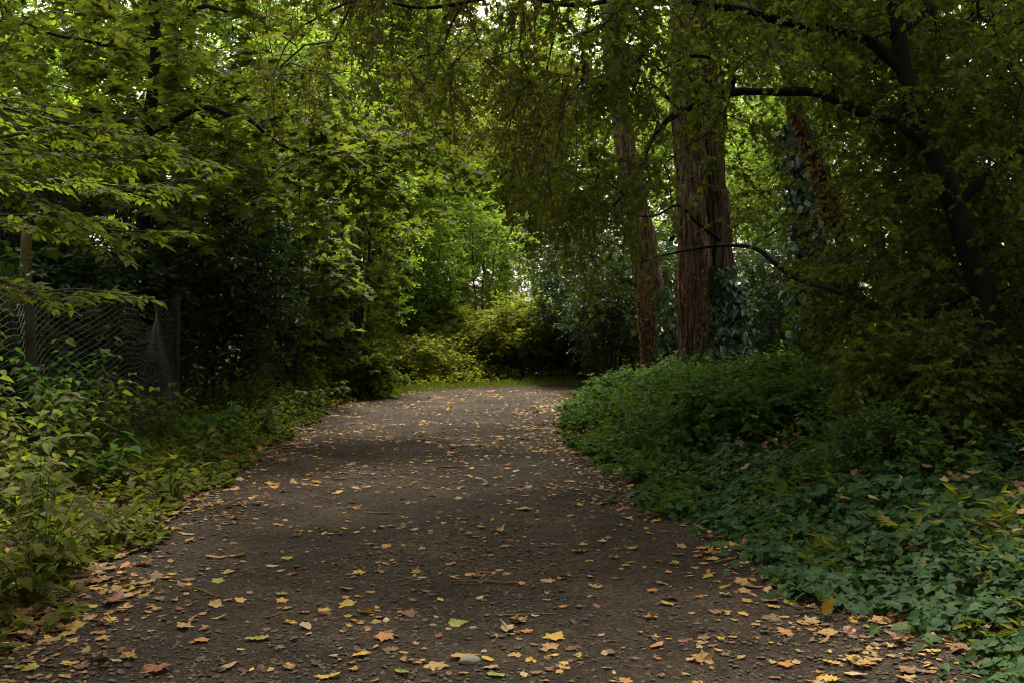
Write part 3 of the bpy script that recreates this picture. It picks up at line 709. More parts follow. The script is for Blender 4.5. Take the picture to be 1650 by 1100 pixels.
clad('dead_climber', 'orange brown dead leaves clinging to the slim cedar', 'climber', [W(1063, 645, 18.4), W(1052, 520, 18.4), W(1038, 400, 18.4), W(1017, 280, 18.4)], [.25, .235, .225, .21], 420, OVAL, .055, M['dead'], 6, (.45, 2.2), (PI * .95, PI * 1.6), .015, 'dead climbers on trunks', shag=.05)
clad('dead_climber', 'dry tan leaves sticking to the bark of the massive cedar', 'climber', [W(1130, 650, 16.8), W(1122, 540, 16.8), W(1116, 400, 16.8), W(1112, 330, 16.8)], [.31, .30, .29, .28], 190, OVAL, .06, M['dead'], 7, (.6, 3.0), (PI * 1.05, PI * 1.7), .01, 'dead climbers on trunks', shag=.05)

# the ivy-clad third trunk, with dead orange climber up its neighbour
b = W(1312, 640, 15); b[2] = ground_z(b[0], b[1])
ax = [b, W(1312, 520, 15), W(1305, 380, 15), W(1290, 240, 15), W(1275, 140, 15), W(1265, -50, 15), W(1260, -350, 15)]; rr = [.17, .15, .14, .13, .12, .1, .05]
tree, c = new_tree('ivy_clad_tree', 'dark trunk wrapped in ivy right of the massive cedar', b, ax, rr, M['bark'], sides=18, seed=9)
r = np.random.default_rng(15)
g = MB(); crown(r, g, (c)[c[:, 2] > 3.5], ell(r, 650, np.array([4.6, 15, 8.2]) - b, (2.6, 2.6, 3.4), .2, 34, .5), OVAL, .10, 4, 8, .45, .4, .6); g.build('crown', [M['bright'], M['twig']], tree)
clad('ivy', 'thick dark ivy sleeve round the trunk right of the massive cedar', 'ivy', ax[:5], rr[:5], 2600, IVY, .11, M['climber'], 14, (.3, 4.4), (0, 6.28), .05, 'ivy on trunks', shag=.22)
b = W(1400, 660, 13); b[2] = ground_z(b[0], b[1])
ax = [b, W(1390, 560, 13), W(1368, 440, 13), W(1335, 320, 13), W(1308, 250, 13), W(1280, 170, 13), W(1262, 60, 13), W(1245, -160, 13)]; rr = [.12, .11, .10, .095, .085, .08, .07, .04]
tree, c = new_tree('leaning_tree', 'thin leaning tree with dead orange climber crossing in front of the ivy trunk', b, ax, rr, M['bark'], sides=14, seed=11)
g = MB(); crown(r, g, c[c[:, 2] > 3.2], ell(r, 420, np.array([3.4, 12.6, 6.6]) - b, (2.2, 2.0, 2.0), .2, 24, .4), SMALLMAPLE, .075, 4, 8, .35, .4, .5); g.build('crown', [M['field'], M['twig']], tree)
clad('dead_climber', 'bright rust coloured dead leaves up the thin leaning trunk', 'climber', ax[2:7], rr[2:7], 600, OVAL, .08, M['dead'], 17, (2.7, 4.3), (PI * .9, PI * 2.0), .0, 'dead climbers on trunks', shag=.04)

# ================================================================== LEFT: box elder (trunk just outside the frame), its bright branches reach in
rng = np.random.default_rng(41)
b = np.array([-3.75, 4.7, ground_z(-3.75, 4.7)])
tree, c = new_tree('box_elder', 'bright green box elder reaching in from the left over the fence', b, [b, b + [.1, .1, 1.3], b + [.25, .1, 2.6], b + [.3, .3, 4.2], b + [.6, .4, 5.6]], [.09, .075, .06, .045, .015], M['bark'], sides=14, seed=2)
def spray(t, base, pts, r0, seed, nside=9, size=.057, sl=.46, mat='elder', name='branch'):
    """a flat leafy branch: main stem, side twigs, pinnate leaves of pointed leaflets"""
    rg = np.random.default_rng(seed); g = MB()
    c, rr = spline(np.asarray(pts) - base, np.linspace(r0, .003, len(pts)), .06)
    tube(g, np.asarray(pts) - base, np.linspace(r0, .003, len(pts)), 6, .08, 1, seed=seed, wander=.01)
    tt = nrm(np.gradient(c, axis=0))
    idx = np.linspace(len(c) * .12, len(c) - 1, nside * 2).astype(int)
    LP, LD, LN, LS = [], [], [], []
    def leaf(p, dirv, s):
        L0 = s * 1.9; up = np.array([0, 0, 1.]) + rg.normal(0, .22, 3); side = nrm(np.cross(dirv, up))
        e = p + dirv * L0 + [0, 0, -.22 * L0]
        prisms(g, [p], [e], .0018, .001, 3, 1)
        for t_, sg in [(.5, 1), (.5, -1), (.8, 1), (.8, -1), (1, 0)]:
            q = p + (e - p) * t_
            LP.append(q); LD.append(dirv * (.75 if sg else 1) + side * sg * .8 + np.array([0, 0, -.13]) + rg.normal(0, .2, 3)); LN.append(up + rg.normal(0, .2, 3)); LS.append(s * (1.1 if not sg else .9) * (.8 + .4 * rg.random()))
    for k, i in enumerate(idx):
        side = nrm(np.cross(tt[i], [0, 0, 1.])) * (1 if k % 2 else -1)
        d = nrm(tt[i] * .9 + side * .75 + rg.normal(0, .12, 3)); ln = sl * (1 - .55 * k / len(idx)) * (.6 + .6 * rg.random())
        e = c[i] + d * ln + [0, 0, -.12 * ln]
        prisms(g, [c[i]], [e], .004, .002, 4, 1)
        for t_ in np.arange(.25, 1.01, .17):
            p = c[i] + (e - c[i]) * t_
            for sg in (1, -1):
                s2 = nrm(np.cross(d, [0, 0, 1.])) * sg
                leaf(p, nrm(d * .6 + s2 * .8 + rg.normal(0, .15, 3)), size)
        leaf(e, d, size * 1.1)
    place(g, np.array(LP), np.array(LD), np.array(LN), np.array(LS), POINTED, 0)
    return g.build(name, [M[mat], M['twig']], t)
for k, (pts, r0, ns) in enumerate([
        ([b + [.25, .1, 2.5], W(-90, 235, 4.9), W(60, 250, 5.0), W(185, 250, 5.1), W(280, 250, 5.2)], .016, 9),
        ([b + [.2, .1, 2.2], W(-60, 230, 4.5), W(40, 215, 4.6), W(130, 205, 4.7), W(200, 215, 4.8)], .014, 7),
        ([b + [.2, .1, 2.0], W(-80, 265, 4.4), W(20, 300, 4.4), W(70, 335, 4.5), W(140, 362, 4.6), W(215, 372, 4.7)], .014, 8),
        ([b + [.12, .1, 1.5], W(-60, 440, 4.9), W(40, 470, 5.0), W(110, 466, 5.1), W(160, 470, 5.2)], .011, 6),
        ([b + [.25, .2, 2.9], W(-60, 150, 5.4), W(30, 180, 5.5), W(120, 200, 5.6)], .012, 5),
        ([b + [.2, .2, 2.1], W(-120, 290, 5.8), W(0, 285, 5.9), W(110, 290, 6.0), W(210, 300, 6.1), W(300, 290, 6.2)], .013, 8),
        ([b + [.2, .2, 1.9], W(-100, 330, 5.4), W(0, 350, 5.4), W(80, 345, 5.5), W(130, 350, 5.6)], .011, 6),
        ([b + [.3, .3, 3.6], W(100, -220, 5.2), W(300, -260, 5.4), W(480, -230, 5.6)], .02, 9),
        ([b + [.3, .3, 3.9], W(-100, -380, 4.0), W(100, -420, 3.4), W(300, -420, 3.0)], .02, 9)]):
    spray(tree, b, pts, r0, 60 + k, ns)

# ================================================================== LEFT: the maple behind the fence
rng = np.random.default_rng(52)
b = np.array([-5.2, 14.0, ground_z(-5.2, 14.0)])
tree, c = new_tree('maple_tree', 'slender dark trunked maple with layered broad green leaves behind the fence', b, [b, W(228, 400, 14), W(236, 260, 14), W(248, 130, 14), W(250, 0, 14), W(246, -170, 14), W(250, -380, 14)], [.12, .10, .09, .08, .07, .055, .02], M['black'], sides=14, seed=6)
sk = [c]
for pts, rr in [([W(246, 210, 14), W(285, 194, 13.7), W(330, 178, 13.4), W(370, 184, 13.2), W(405, 200, 13), W(450, 228, 12.9), W(500, 250, 12.8), W(560, 263, 12.7), W(625, 266, 12.6)], [.045, .042, .038, .034, .03, .026, .021, .015, .007]),
                ([W(250, 40, 14), W(290, 30, 13.6), W(350, 14, 13.2), W(420, 30, 12.8), W(480, 70, 12.4)], [.04, .034, .026, .018, .008]),
                ([W(250, 60, 14), W(180, 70, 13.4), W(100, 60, 12.8), W(20, 30, 12.4)], [.04, .03, .02, .008]),
                ([W(236, 270, 14), W(150, 250, 13.4), W(60, 230, 13)], [.03, .02, .008]),
                ([W(250, -100, 14), W(350, -190, 12), W(480, -260, 10)], [.045, .03, .012]),
                ([W(250, -100, 14), W(150, -150, 12), W(50, -200, 10)], [.045, .03, .012])]:
    sk.append(limb(tree, b, pts, rr, M['black'], 7, seed=30 + len(sk)))
sk = np.vstack(sk)
n = 5200
px = -60 + 620 * rng.random(n); py = -420 + 800 * rng.random(n); d = 10.8 + 5.5 * rng.random(n)
hem = np.interp(px, [-60, 100, 300, 420, 480, 560], [330, 300, 330, 330, 310, 290])
pr = np.where(py > 0, .9, .4) * (1 - .9 * np.exp(-((px - 243) / 26) ** 2) * (d < 14.3)) * np.where((px > 430) & (py < 190), .35, 1)
for cx, cy, rx, ry, amt in [(120, 100, 45, 60, .8), (360, 100, 60, 60, .5), (440, 60, 40, 60, .5), (60, 60, 40, 50, .5)]: pr = pr * (1 - amt * np.exp(-((px - cx) / rx) ** 2 - ((py - cy) / ry) ** 2))
k = (py < hem) & (rng.random(n) < pr)
zz = CAMH + (520 - py) / 1604 * d; zz = np.round(zz / .55) * .55 + rng.normal(0, .07, n)
P = np.stack([(px - 825) / 1604 * d, d, zz], -1)[k][:600]
P = np.vstack([P, W(680, 240, 12.6) + rng.normal(0, 1, (16, 3)) * [.35, .4, .14], W(600, 285, 12.6) + rng.normal(0, 1, (16, 3)) * [.35, .4, .14], W(520, 240, 12.7) + rng.normal(0, 1, (20, 3)) * [.4, .4, .2]])
g = MB(); crown(rng, g, sk, P - b, MAPLE, .15, 3, 6, .42, .18, .82, 1.1, .25, .003, .014, .7, jit=.3, flat=.5)
g.build('crown', [M['maple'], M['twig']], tree)

# mossy broken post-like snag at far left
b = np.array([-4.88, 10.0, ground_z(-4.88, 10.0)])
g = MB(); tube(g, np.array([b, b + [0, 0, 1.0], W(42, 400, 10), W(44, 372, 10)]) - b, [.075, .065, .055, .03], 18, .05, 0, .12, 7, 3, .2, .05)
o = g.build('broken_stump', M['snag']); o.location = b; tag(o, 'mossy golden brown broken tree stub standing behind the wire fence', 'stump')

# ================================================================== the chain-link fence
def fence():
    t = thing('chain_link_fence', 'rusty sagging chain link fence half buried in weeds on the left', 'fence', (-4.2, 12.5, 0))
    base = np.array([-4.2, 12.5, 0])
    def pos(u_, v_):  # u along the fence (0 at far post) toward the camera, v 0..1 up
        yy = 12.5 - u_
        top = 1.62 - .30 * np.exp(-((yy - 10.95) / .33) ** 2) - .06 * np.sin(yy * 2.3) ** 2 + .05 * np.exp(-((yy - 10.1) / .5) ** 2) - .12 * np.exp(-((yy - 8.8) / .2) ** 2)
        lean = .16 * np.sin(1.9 * yy + .5) * v_ + .10 * np.exp(-((yy - 10.95) / .4) ** 2) * v_ ** 2 + .05 * np.sin(4.3 * yy + 3 * v_)
        return np.stack([-4.2 + .09 * np.sin(yy * 1.2) + lean * .8, yy + .05 * v_ * np.sin(3 * yy), ground_z(-4.2 + 0 * yy, yy) + .02 + top * v_], -1) - base
    g = MB(); wv = .062; nj = 52
    for k in range(int(5.6 / wv)):
        jn = nj; v_ = np.arange(jn + 1) / jn; u0 = k * wv + np.where((np.arange(jn + 1) + k) % 2 == 0, wv * .5, -wv * .5)
        p = pos(np.maximum(u0, 0), v_)
        p[:, 0] += .004 * ((np.arange(jn + 1) % 2) * 2 - 1)
        prisms(g, p[:-1], p[1:], .0031, .0031, 4)
    for vv in (.995, .5):
        uu = np.linspace(0, 5.6, 90); p = pos(uu, np.full(90, vv)); prisms(g, p[:-1], p[1:], .0028, .0028, 4)
    g.build('wire_mesh', M['wire'], t)
    for yy, h, lean_ in ((12.52, 1.70, .03), (8.85, 1.62, -.06), (6.9, 1.6, .0)):
        g = MB(); q0 = np.array([-4.24, yy, float(ground_z(-4.24, yy)) - .1]) - base
        tube(g, [q0, q0 + [lean_ * .5, 0, h * .6], q0 + [lean_, .01, h + .1]], [.048, .045, .04], 10, .1, 0, .05, 5, 2)
        g.build('post', M['post'], t)
fence()

# ================================================================== shrubs
def shrub(name, label, base, h, w, tmpl, size, mat, n=300, seed=0, group=None, per=4, ln=8, L=.32, up=.55, droop=.25, stems=7, clumps=0, cat='shrub', lean=(0, 0), wood='twig', low=.12, bark='bark', sig=.28):
    r = np.random.default_rng(seed); base = np.array([base[0], base[1], float(ground_z(base[0], base[1]))])
    t = thing(name, label, cat, base, group)
    g = MB(); sk = []
    for k in range(stems):
        a = k / stems * 6.28 + r.random(); f = .25 + .5 * r.random()
        p = [[.12 * w * math.cos(a), .12 * w * math.sin(a), -.05], [.5 * f * w * math.cos(a), .5 * f * w * math.sin(a), h * .42], [.8 * f * w * math.cos(a) + lean[0] * .7, .8 * f * w * math.sin(a) + lean[1] * .7, h * (.7 + .15 * r.random())]]
        r0 = .008 + .007 * h
        sk.append(tube(g, p, [r0, r0 * .7, r0 * .35], 6, .12, 0, 0, 9, k + seed, 0, .06, .05))
    g.build('stem', M[bark], t)
    P = ell(r, n, (lean[0], lean[1], h * (.5 + low)), (w, w, h * (.5 - low * .2)), .3, clumps, sig)
    P[:, 2] = np.abs(P[:, 2] - .08) + .08
    g = MB(); crown(r, g, np.vstack(sk), P, tmpl, size, per, ln, L, droop, up, .9, .2, .003, .02, .6)
    g.build('foliage', [M[mat], M[wood]], t)
    return t
FG = 'shrubs crowding the back of the wire fence'
for k, (x0, y0, h, w_, lab) in enumerate([(-5.3, 9.4, 1.9, .8, 'leafy shrub pressed against the back of the mesh at its near end'), (-5.15, 11.2, 2.1, .8, 'leafy shrub behind the dip in the mesh'), (-4.95, 13.0, 2.0, .7, 'dark leafy shrub wrapping the end post of the fence')]):
    shrub('hedge_shrub', lab, (x0, y0), h, w_, OVAL, .09, 'dark', 300, 70 + k, FG)
LG = 'dark evergreen laurels behind the fence'
shrub('laurel_shrub', 'tall dark glossy laurel just beyond the end post of the fence', (-4.35, 14.6), 3.3, 1.25, NARROW, .12, 'laurel', 420, 1, LG, L=.35)
shrub('laurel_shrub', 'dark laurel standing behind the slender maple trunk', (-6.2, 16.0), 4.2, 1.7, NARROW, .12, 'laurel', 520, 2, LG)
shrub('laurel_shrub', 'dark laurel set back beside the leafy bank left of the bend', (-4.2, 18.6), 3.6, 1.2, NARROW, .115, 'dark', 380, 3, LG)
shrub('laurel_shrub', 'dark laurel in deep shade behind the broken stub', (-6.6, 11.9), 3.2, 1.6, NARROW, .12, 'laurel', 420, 4, LG)
shrub('laurel_shrub', 'dark laurel at the far left edge beyond the wire fence', (-6.3, 8.9), 2.2, 1.3, NARROW, .11, 'laurel', 320, 5, LG)
HG = 'shrubs round the bend of the path'
shrub('maple_sapling', 'young maple with broad bright leaves in front of the dark laurels', (-3.75, 16.6), 4.3, 1.25, MAPLE, .15, 'maple', 150, 81, 'maple saplings left of the path', per=3, ln=5, stems=4, up=.85)
shrub('maple_sapling', 'young maple holding pale broad leaves near the tall loose shrub', (-3.3, 20.3), 5.0, 1.3, MAPLE, .15, 'maple', 170, 82, 'maple saplings left of the path', per=3, ln=5, stems=4, up=.85)
shrub('hazel_shrub', 'tall loose shrub with brown stems left of the bend', (-3.6, 22.6), 5.2, 1.6, OVAL, .08, 'bright', 420, 11, HG, stems=9)
shrub('hazel_shrub', 'tall olive shrub screening the left of the bright gap', (-2.5, 25.4), 4.6, 1.3, OVAL, .08, 'bright', 460, 12, HG, stems=8)
shrub('hazel_shrub', 'loose thin shrub whose leaves speckle the bright gap', (-1.0, 28.0), 4.6, 1.6, OVAL, .085, 'bright', 430, 19, HG, stems=6)
shrub('hazel_shrub', 'mid green shrub behind the last laurel', (-5.2, 21.2), 5.6, 1.7, OVAL, .085, 'bright', 460, 13, HG, stems=9)
shrub('yellowing_bush', 'rounded yellow green bush filling the end of the path', (.35, 24.4), 1.75, 1.25, NARROW, .12, 'yellowish', 420, 14, None, stems=14, L=.35, up=.5)
shrub('yellowing_bush', 'low yellowing bush left of the rounded bush at the path end', (-1.1, 25.0), 1.45, 1.1, NARROW, .10, 'yellowish', 300, 15, None, stems=10)
shrub('yellowing_bush', 'broad yellow green thicket between the tall shrubs left of the bright gap', (-2.5, 26.6), 2.7, 1.5, OVAL, .085, 'yellowish', 420, 26, None, stems=10)
shrub('yellowing_bush', 'small yellow green bush tucked against the big dark shrub at the path end', (1.45, 24.3), 1.35, .75, NARROW, .11, 'yellowish', 240, 27, None, stems=10)
shrub('bramble_bush', 'low yellowing bramble at the back of the bend under the tall shrub', (-2.3, 23.4), .9, 1.2, OVAL, .085, 'yellowish', 240, 16, 'brambles', stems=9)
shrub('bramble_bush', 'low leafy bramble between grass verge and the tall loose shrub', (-3.6, 20.8), .95, 1.0, NETTLE, .085, 'bramble', 260, 17, 'brambles', stems=9)
shrub('bramble_bush', 'knee high bright bush on the left verge before the bend', (-2.75, 18.6), .85, .5, NETTLE, .10, 'weed', 110, 18, 'brambles', stems=8)
shrub('holly_shrub', 'big dark shrub right of the gap leaning over the bend', (2.0, 23.2), 3.6, 1.5, NARROW, .10, 'laurel', 520, 21, HG)
shrub('holly_shrub', 'dark shrub behind the slim cedar', (2.9, 21.8), 3.2, 1.3, NARROW, .10, 'dark', 420, 22, HG)
shrub('holly_shrub', 'loose dark shrub at the inner corner of the bend below the slim cedar', (2.1, 20.4), 2.7, 1.0, NARROW, .09, 'dark', 330, 23, HG)
shrub('holly_shrub', 'very dark shrub in the shadow right of the massive cedar', (5.3, 19.5), 2.9, 1.4, NARROW, .10, 'laurel', 420, 24, HG)
shrub('hazel_shrub', 'yellow lit shrub glimpsed low between the cedar and the ivy trunk', (6.2, 24.5), 2.2, 1.5, OVAL, .09, 'yellowish', 280, 25, HG)
shrub('thorn_shrub', 'dense small leaved thorn shrub in front of the dark leaning trunk', (3.1, 7.6), 1.15, .6, SMALLMAPLE, .05, 'field', 190, 31, None, L=.25, per=5)
shrub('thorn_shrub', 'olive thorn shrub filling the right edge of the photo', (4.85, 7.6), 2.0, .8, SMALLMAPLE, .052, 'field', 240, 32, None, L=.25, per=5)
shrub('thorn_shrub', 'small leaved shrub between the leaning trunk and the ivy sleeve', (4.2, 11.2), 2.0, 1.1, SMALLMAPLE, .06, 'field', 260, 33, None, L=.28, per=5)
shrub('thorn_shrub', 'loose dark shrub behind the dark leaning trunk', (5.6, 11.5), 3.4, 1.5, OVAL, .075, 'dark', 460, 34)
shrub('grey_green_shrub', 'little grey green shrub rising out of the ivy carpet', (2.62, 7.0), .62, .33, RHOMB, .035, 'bramble', 150, 35, None, L=.16, per=5, stems=5)

RB = 'feathery bramble bushes on the right bank'
for k, (x0, y0, h, w_, lab) in enumerate([(1.75, 15.6, .42, .5, 'feathery green bush at the narrow end of the right bank'), (2.3, 13.6, .42, .65, 'spreading feathery bush before the slim cedar'),
        (3.2, 14.6, .36, .75, 'low feathery bush at the foot of the massive cedar'), (2.2, 11.4, .52, .6, 'bushy bramble where the bank bulges over the gravel'), (3.3, 11.9, .52, .8, 'bramble mound in the middle of the right bank'),
        (4.3, 13.6, .6, .8, 'bramble mound below the ivy sleeve trunk'), (2.0, 9.3, .62, .5, 'low bramble tuft above the first ivy'), (2.9, 9.6, .62, .65, 'bramble bush in front of the small leaved shrub')]):
    shrub('bramble_bush', lab, (x0, y0), h, w_, (NETTLE, NARROW)[k % 2], (.07, .085)[k % 2], 'bramble', int(190 * w_ / .65), 90 + k, RB, stems=10, L=.26, wood='cane', bark='cane', up=.62)
# ================================================================== right bank: undergrowth and ivy
rng = np.random.default_rng(88)
n = 30000
y = 6.3 + 13.5 * rng.random(n); s_ = 5.2 * rng.random(n) ** 1.15; x = ctr(y) + np.interp(y, CL[:10, 1], CL[:10, 2]) + s_ - .12
x += .22 * wob(np.stack([y, 0 * y], -1), 1.7, 4) + .10 * wob(np.stack([y, 0 * y], -1), 5.5, 2) - .25 * (rng.random(len(y)) < .06) + .3 * sm((y - 10) / 4)
ivy_w = sm((8.8 - y) / 2.2)
k = (rng.random(n) > ivy_w * .93) & (sd(x, y) > -.4) & (rng.random(n) < .55)
x, y = x[k], y[k]; e = sd(x, y)
h = (.12 + .46 * sm((e + .1) / 1.1)) * (.7 + .6 * wob(np.stack([x, y], -1), 1.25, 6)) + .06 + .08 * wob(np.stack([x, y], -1), 4, 6)
h = np.maximum(h, .07) * (.5 + .6 * rng.random(len(x)))
D = np.stack([rng.normal(-.15, .35, len(x)), rng.normal(-.1, .35, len(x)), np.ones(len(x))], -1)
g = MB(); twig_leaves(rng, g, np.stack([x, y, ground_z(x, y)], -1), D, h * 1.25, 8, NETTLE, .062, .72, .18, 1.0, 0, 1, .0022, .45, start=.35)
tag(g.build('bramble_undergrowth', [M['bramble'], M['cane']]), 'knee high green bramble and nettle growth covering the right bank', kind='stuff')
n = 60000
y = 2.6 + 6.6 * rng.random(n); s_ = 4.4 * rng.random(n) ** 1.1; x = ctr(y) + np.interp(y, CL[:10, 1], CL[:10, 2]) + s_ - .2 + .08 * sm((5.6 - y) / 1.4)
x += .16 * wob(np.stack([y, 0 * y], -1), 2.4, 4) + .10 * wob(np.stack([y, 0 * y], -1), 7, 5) - .22 * (rng.random(len(y)) < .05)
k = (rng.random(n) < .25 + .75 * sm((9.0 - y) / 1.8)) & (rng.random(n) < .62); x, y = x[k], y[k]; e = sd(x, y) + .12; n = len(x)
hh_ = (.05 + .26 * sm(e / .8)) * (.7 + .35 * wob(np.stack([x, y], -1), 1.9, 12)) + .05 * wob(np.stack([x, y], -1), 6, 3) + .03
z = ground_z(x, y) + np.maximum(.025, hh_ * (.35 + .75 * rng.random(n) ** .5))
a = rng.random(n) * 6.28
D = np.stack([np.cos(a), np.sin(a), -.35 + rng.normal(0, .22, n)], -1) + np.array([-.25, -.3, 0])
Nn = np.array([-.16, -.22, 1.]) + rng.normal(0, .30, (n, 3))
g = MB(); S = .05 * (.5 + 1.1 * rng.random(n))
P = np.stack([x, y, z], -1); place(g, P, D, Nn, S, IVY, 0)
k = rng.random(n) < .3; prisms(g, np.stack([x, y, ground_z(x, y)], -1)[k] + rng.normal(0, .03, (k.sum(), 3)) * [1, 1, 0], P[k], .0018, .0012, 3, 1)
tag(g.build('ivy_ground_cover', [M['ivy'], M['stem']]), 'blue green ivy carpet spilling onto the path at the lower right', kind='stuff')

n = 1500; y = 3.3 + 14 * rng.random(n); x = ctr(y) + np.interp(y, CL[:10, 1], CL[:10, 2]) + .05 + 3.6 * rng.random(n) ** 1.3 + .3 * sm((y - 10) / 4); k = wob(np.stack([x, y], -1), 1.7, 31) > .05; x, y = x[k], y[k]; e = sd(x, y)
g = MB(); D = np.stack([rng.normal(-.2, .4, len(x)), rng.normal(-.2, .4, len(x)), np.ones(len(x))], -1)
twig_leaves(rng, g, np.stack([x, y, ground_z(x, y)], -1), D, (.16 + .5 * sm(e / 1.1)) * (.7 + .6 * rng.random(len(x))), 11, NARROW, .075, .6, .3, 1.1, 0, 1, .0022, .4, start=.3)
tag(g.build('verge_sprouts', [M['weed'], M['cane']]), 'paler feathery sprouts standing up through the ivy and brambles', kind='stuff')
n = 260; y = 3.2 + 7 * rng.random(n); x = ctr(y) + 2.0 + 2.2 * rng.random(n); e = sd(x, y); k = e > .05; x, y, e = x[k], y[k], e[k]; n = len(x); a = rng.random(n) * 6.28
g = MB()
for q_, kd in enumerate(('maple', 'oval', 'oak')):
    k = np.arange(n) % 3 == q_
    place(g, np.stack([x, y, ground_z(x, y) + .08 + .24 * sm(e / .8)], -1)[k], np.stack([np.cos(a), np.sin(a), rng.normal(0, .3, n)], -1)[k], (np.array([0, -.2, 1.]) + rng.normal(0, .3, (n, 3)))[k], (.05 + .04 * rng.random(n))[k], SHAPE[kd, 2])
tag(g.build('caught_leaves', M['litter']), 'brown and yellow fallen leaves caught on top of the ivy and brambles', kind='stuff')
# ================================================================== left bank: weeds
rng = np.random.default_rng(99)
n = 17000
y = 3.0 + 17.5 * rng.random(n) ** .85; s_ = 2.6 * rng.random(n) ** 1.2; x = ctr(y) - np.interp(y, CL[:10, 1], CL[:10, 2]) - s_ + .1
x += .2 * wob(np.stack([y, 0 * y], -1), 1.8, 14)
dn = .35 + .45 * (wob(np.stack([x, y], -1), 1.1, 17) > -.15)
k = rng.random(n) < dn * np.where((y > 16) & (y < 18.5) & (x < -3.6), .15, 1) * np.interp(y, [4, 6, 8], [.28, .4, .6]); x, y = x[k], y[k]
e = sd(x, y); h = (.07 + (.16 + .2 * sm((y - 11) / 3)) * sm(e / .7)) * (.5 + .9 * rng.random(len(x)))
D = np.stack([rng.normal(.2, .4, len(x)), rng.normal(-.1, .4, len(x)), np.ones(len(x)) * .8], -1)
g = MB(); twig_leaves(rng, g, np.stack([x, y, ground_z(x, y)], -1), D, h * 1.3, 5, NETTLE, .062, .75, .2, 1.0, 0, 1, .0018, .4, start=.45)
tag(g.build('weedy_ground_cover', [M['weed'], M['stem']]), 'low yellow green weeds and seedlings covering the left verge', kind='stuff')
n = 9000
x = -5.5 + 8.5 * rng.random(n); y = 19.5 + 7 * rng.random(n); e = sd(x, y)
k = (e > .35) & (e < 3.2) & (rng.random(n) < .55); x, y, e = x[k], y[k], e[k]
h = (.10 + .55 * sm((e - .3) / 1.3)) * (.6 + .8 * rng.random(len(x))) * (.8 + .4 * wob(np.stack([x, y], -1), 1.5, 3))
D = np.stack([rng.normal(0, .3, len(x)), rng.normal(-.15, .3, len(x)), np.ones(len(x))], -1)
g = MB(); twig_leaves(rng, g, np.stack([x, y, ground_z(x, y)], -1), D, h * 1.3, 8, OVAL, .085, .7, .2, 1.0, 0, 1, .0022, .4, start=.3)
tag(g.build('verge_undergrowth', [M['yellowish'], M['cane']]), 'yellowing nettles and brambles massed behind the grass at the bend', kind='stuff')
# grass fringe at the bend
n = 42000
t_ = rng.random(n); x = -3.6 + 5.6 * t_; y = 19.2 + 4.6 * rng.random(n); e = sd(x, y)
k = (e > -.55) & (e < 1.5) & (rng.random(n) < np.exp(-np.maximum(e, 0) / .8) * np.where(e < 0, .75 + e, 1)); x, y = x[k], y[k]; n = len(x)
g = MB(); place(g, np.stack([x, y, ground_z(x, y)], -1), np.array([0, 0, 1.]) + rng.normal(0, .4, (n, 3)), rng.normal(0, 1, (n, 3)), .06 + .11 * rng.random(n), BLADE)
tag(g.build('grass', M['grass']), 'fringe of mossy yellow green grass where the path bends', kind='stuff')

# tall weeds, each a plant of its own: round the fence and on the left verge
def weed(label, x0, y0, h, n_st, size, mat, seed, tm=NETTLE, name='leafy_weed', group='leafy weeds along the left verge', lean=.35, cane='stem'):
    r = np.random.default_rng(seed); z0 = float(ground_z(x0, y0)); t = thing(name, label, 'plant', (x0, y0, z0), group)
    g = MB(); f = MB()
    for k in range(n_st):
        a = r.random() * 6.28; l = lean * r.random() * h; hh = h * (.6 + .5 * r.random())
        p = np.array([[.04 * math.cos(a), .04 * math.sin(a), -.02], [.4 * l * math.cos(a), .4 * l * math.sin(a), hh * .55], [l * math.cos(a), l * math.sin(a), hh]])
        c = tube(g, p, [.005, .004, .002], 5, .05, 0, seed=k, wander=.01)
        idx = np.linspace(len(c) * .25, len(c) - 1, max(4, int(hh / .07))).astype(int)
        Q = c[idx]; m = len(Q); b_ = np.arange(m) * 1.9 + r.random() * 6
        for sg in (0, PI):
            D = np.stack([np.cos(b_ + sg), np.sin(b_ + sg), .25 + 0 * b_], -1)
            E = Q + D * (size * .5)
            prisms(g, Q, E, .0015, .001, 3, 0)
            place(f, E, D + [0, 0, -.5] + r.normal(0, .2, (m, 3)), np.array([0, 0, 1.]) + r.normal(0, .25, (m, 3)), size * (.7 + .6 * r.random(m)), tm)
    g.build('stem', M[cane], t); f.build('foliage', M[mat], t)
